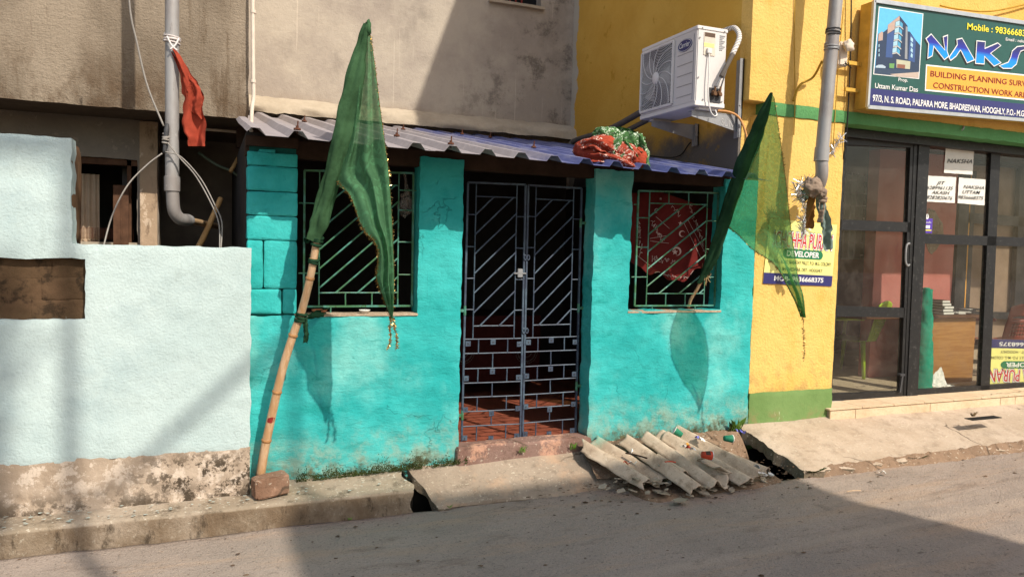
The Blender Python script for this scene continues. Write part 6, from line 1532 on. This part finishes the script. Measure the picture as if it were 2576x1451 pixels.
hk = obj('wall_hook', MB().tube(curve_pts([PY(2424, 318, -.012), PY(2424, 322, -.04), PY(2420, 328, -.04)], 4), .008, 6), Mt['grey'], None); tag(hk, 'small metal hook in the green band above the shop window', 'hook')

# ------------------------------------------------------------------ inside the shop
dkx0, dkx1 = PY(2330, 850, .75).x, PY(2452, 850, .75).x; dz1 = PY(2390, 792, .75).z
dt = thing('desk', 'wood-grain laminate desk behind the shop window', 'desk', ((dkx0+dkx1)/2, 1, .37))
obj('front_panel', MB().box((dkx0-.06, .75, .37), (dkx1, .78, dz1-.03)), Mt['desk'], dt); obj('tabletop', MB().box((dkx0-1.0, .70, dz1-.03), (dkx1+.05, 1.5, dz1)), flat('brown_desk_top', H('#5d3c28'), .5), dt, bevel=.004)
obj('side_panel', MB().box((dkx1-.03, .78, .37), (dkx1, 1.48, dz1-.03)), Mt['desk'], dt)
bks = [(2368, 0, .17), (2366, 1, .16), (2368, 2, .15), (2362, 3, .14), (2360, 4, .12)]
for k, (px, lv, wd) in enumerate(bks):
    x = PY(px, 780, .85).x; z = dz1+.002+lv*.032
    t = thing('book', ('lowest pale-edged book of the pile on the desk', 'second book from the bottom of the pile on the desk', 'middle book of the pile on the desk', 'fourth book up in the pile on the desk', 'topmost dark book of the pile on the desk')[k], 'book', (x, .85, z), 'books piled on the desk')
    obj('cover', MB().box((x-wd/2, .76, z), (x+wd/2, .98, z+.004)).box((x-wd/2, .76, z+.026), (x+wd/2, .98, z+.030)), Mt['book'], t); obj('pages', MB().box((x-wd/2+.004, .757, z+.004), (x+wd/2-.002, .975, z+.026)), Mt['paper'], t)
for k in range(7):
    x = PY(2400+9*k, 785, .85).x; o = obj('loose_papers', MB().box((-.09, -.06, 0), (.09, .06, .012+.004*(k % 3))), Mt['paper'] if k % 2 else Mt['dkgrey'], None, loc=(0, 0, 0)); o.location = (x, .86+.02*(k % 3), dz1+.004+.014*(k//2)); o.rotation_euler = (0, 0, k*1.3)
    tag(o, 'sheaf of papers in the untidy heap at the right end of the desk', 'papers', 'papers heaped on the desk')
rl = thing('fabric_roll', 'tall roll of green net leaning inside the shop window beside the desk', 'roll', PY(2315, 975, .42))
def rollf(u, v):
    c = PY(2318+13*v, 975-248*v, .42+.10*v); r_ = .105-.050*v+.012*nz(u*5, v*7)+.010*nz(math.cos(u*6.28)*2, v*22, math.sin(u*6.28)*2); return c+Vector((r_*math.cos(u*6.283), r_*math.sin(u*6.283), 0))
obj('net', MB().grid(rollf, 30, 60), Mt['teal'], rl, smooth=True); obj('roll_end', MB().lathe([(0, 0), (.028, .002), (.036, -.002), (.036, -.03)], PY(2331, 724, .52), 16), Mt['teal'], rl, smooth=True)
for i, (x, y, lab) in enumerate(((2362, 965, 'crumpled newspaper leaning on the desk foot, left of two'), (2395, 972, 'crumpled newspaper lying by the window frame, right of two'))):
    c = PY(x, y, .42); o = obj('newspaper', MB().grid(lambda u, v: c+Vector(((u-.5)*.20, -.02+.08*v+.02*nz(u*4, v*4, i), -.03+v*(.16 if i == 0 else .06)*(.4+u*.8 if i == 0 else 1-u*.5)+.02*nz(u*5, v*5, 3+i))), 10, 10), Mt['paper'], None); tag(o, lab, 'newspaper')
def plastic_chair(px, Y, m, label, rz, lit=0.):
    c = Vector((PY(px, 800, Y).x, Y, .37)); t = thing('plastic_chair', label, 'chair', c); Rz = Matrix.Rotation(rz, 3, 'Z')
    def T(x, y, z): return c+Rz@Vector((x, y, z))
    def backf(u, v): a = (u-.5)*1.5; return T(.26*math.sin(a)*1.15*(1-.12*v), .20+.05*math.cos(a)*1.2+.10*v, .42+.46*v*(1-.10*abs(u-.5)**2*4))
    hole = MB(); nu, nv = 24, 22
    full = MB().grid(backf, nu, nv)
    keep = []
    for k, f in enumerate(full.f):
        j, i = divmod(k, nu)
        if 4 <= i < 20 and ((j % 2 == 0 and i % 2 == 0 and 4 <= j < 11) or 13 <= j < 15): continue
        keep.append(f)
    full.f = keep; full.m = [0]*len(keep)
    bk_ = obj('backrest', full, m, t, smooth=True); md = bk_.modifiers.new('s', 'SOLIDIFY'); md.thickness = .012
    obj('seat', MB().grid(lambda u, v: T((u-.5)*.46, -.22+v*.46, .42+.015*math.cos(u*6.28)-.02*math.sin(v*3.1)), 10, 10), m, t, smooth=True)
    for sx in (-1, 1):
        for sy in (-1, 1): obj('leg', MB().tube([T(sx*.20, sy*.19, .42), T(sx*.25, sy*.24, 0)], [.028, .018], 8), m, t, smooth=True)
        obj('arm', MB().tube(curve_pts([T(sx*.27, .22, .68), T(sx*.29, .0, .66), T(sx*.27, -.2, .62), T(sx*.24, -.22, .42)], 5), .020, 8), m, t, smooth=True)
    return t
plastic_chair(2520, 1.0, Mt['chairred'], 'red-brown plastic armchair with pierced back right of the desk', R(165))
plastic_chair(2255, 2.2, Mt['chairgreen'], 'lime green plastic chair deep in the shop behind the desk', R(20))
plastic_chair(2150, 1.5, Mt['chairgreen'], 'lime green plastic chair low behind the glass door', R(200))
o = obj('orange_folder', MB().box((-.09, -.06, 0), (.09, .06, .012)), Mt['cupred'], None, loc=(0, 0, 0)); o.location = (PY(2232, 772, 1.1).x, 1.1, dz1+.004); tag(o, 'small orange folder lying on the desk seen through the glass door', 'folder')

# ------------------------------------------------------------------ across the street, behind the camera
ob = thing('opposite_building', 'plain grey two-storey building across the street behind the viewer', 'building', (5.2, -10, 0))
obj('wall', MB().box((3.45, -14, -.1), (6.72, -7.95, 7.75)), plaster('grey_plaster_far', H('#9d968c'), H('#a9a196')), ob)
obj('parapet', MB().box((3.40, -14.05, 7.75), (6.90, -7.93, 8.30)), plaster('parapet_plaster', H('#8f887e'), H('#9b9388')), ob)
for k in range(2):
    for z in (1.0, 4.6): wv_ = obj('window', MB().box((4.0+k*1.5, -7.96, z), (4.9+k*1.5, -7.93, z+1.3)), Mt['black'], ob); obj('frame', MB().box((3.95+k*1.5, -7.95, z-.06), (4.95+k*1.5, -7.90, z)), Mt['flash'], wv_)
up_ = thing('utility_pole', 'grey concrete utility pole across the street behind the viewer', 'pole', (2.35, -8.2, 0))
obj('shaft', MB().tube([(2.35, -8.2, -.1), (2.35, -8.2, 11.5)], [.052, .04], 14), Mt['slab'], up_, smooth=True)
obj('crossarm', MB().bar((1.8, -8.2, 10.9), (2.9, -8.2, 10.9), .09), Mt['wood'], up_)
cable('overhead_cable', [Vector((2.35, -8.2, 8.72)), Vector((3.0, -8.2, 9.32)), Vector((3.66, -8.2, 9.95))], .034, Mt['cable_b'], 'thick black cable from the utility pole to the roof mast behind the viewer')
ms_ = obj('roof_mast', MB().tube([(3.66, -8.2, 8.25), (3.66, -8.2, 10.0)], .03, 8), Mt['grey'], None); tag(ms_, 'thin steel mast on the roof edge of the building behind the viewer', 'mast')
tr = thing('tree', 'broad leafy tree across the street behind the viewer', 'tree', (1.2, -11.0, 0))
obj('trunk', MB().tube(curve_pts([(1.0, -11.6, -.1), (1.2, -11.4, 3), (1.5, -11.0, 6), (1.9, -10.6, 9)], 6), [.26-.008*k for k in range(19)], 12), Mt['wood'], tr, smooth=True)
rt = random.Random(3); lm = MB(); bm_ = MB()
ctrs = [(2.2, -9.6, 10.5, .42), (2.05, -9.3, 9.7, .38), (2.35, -9.9, 11.4, .5), (1.6, -10.2, 10.4, .8), (.8, -10.6, 10.6, 1.0), (1.0, -10.2, 9.2, .8), (.2, -10.5, 9.6, 1.0), (1.9, -9.6, 8.9, .4), (1.2, -9.8, 8.3, .6), (2.25, -9.3, 8.6, .28)]
for (x, y, z, r_) in ctrs:
    bm_.tube(curve_pts([(1.7, -10.8, 7.5), (x*.6+.7, y*.6-4.3, z*.6+3.2), (x, y, z)], 4), [.07-.006*k for k in range(9)], 6)
    for k in range(int(520*r_)):
        d = Vector((rt.gauss(0, 1), rt.gauss(0, 1), rt.gauss(0, .8))); d = d/d.length*r_*rt.random()**.45; p = Vector((x, y, z))+d; s = rt.uniform(.05, .12)
        a = Vector((rt.uniform(-1, 1), rt.uniform(-1, 1), rt.uniform(-.6, .6))).normalized()*s; b2 = a.cross(Vector((rt.uniform(-1, 1), rt.uniform(-1, 1), 1))).normalized()*s*.5
        lm.add([p-a, p+b2, p+a, p-b2], [(0, 1, 2, 3)])
obj('branch', bm_, Mt['wood'], tr, smooth=True); obj('crown', lm, flat('tree_leaf', H('#4c6a2c'), .6, .3, 0, .4, 3), tr, kind='stuff', recalc=False)
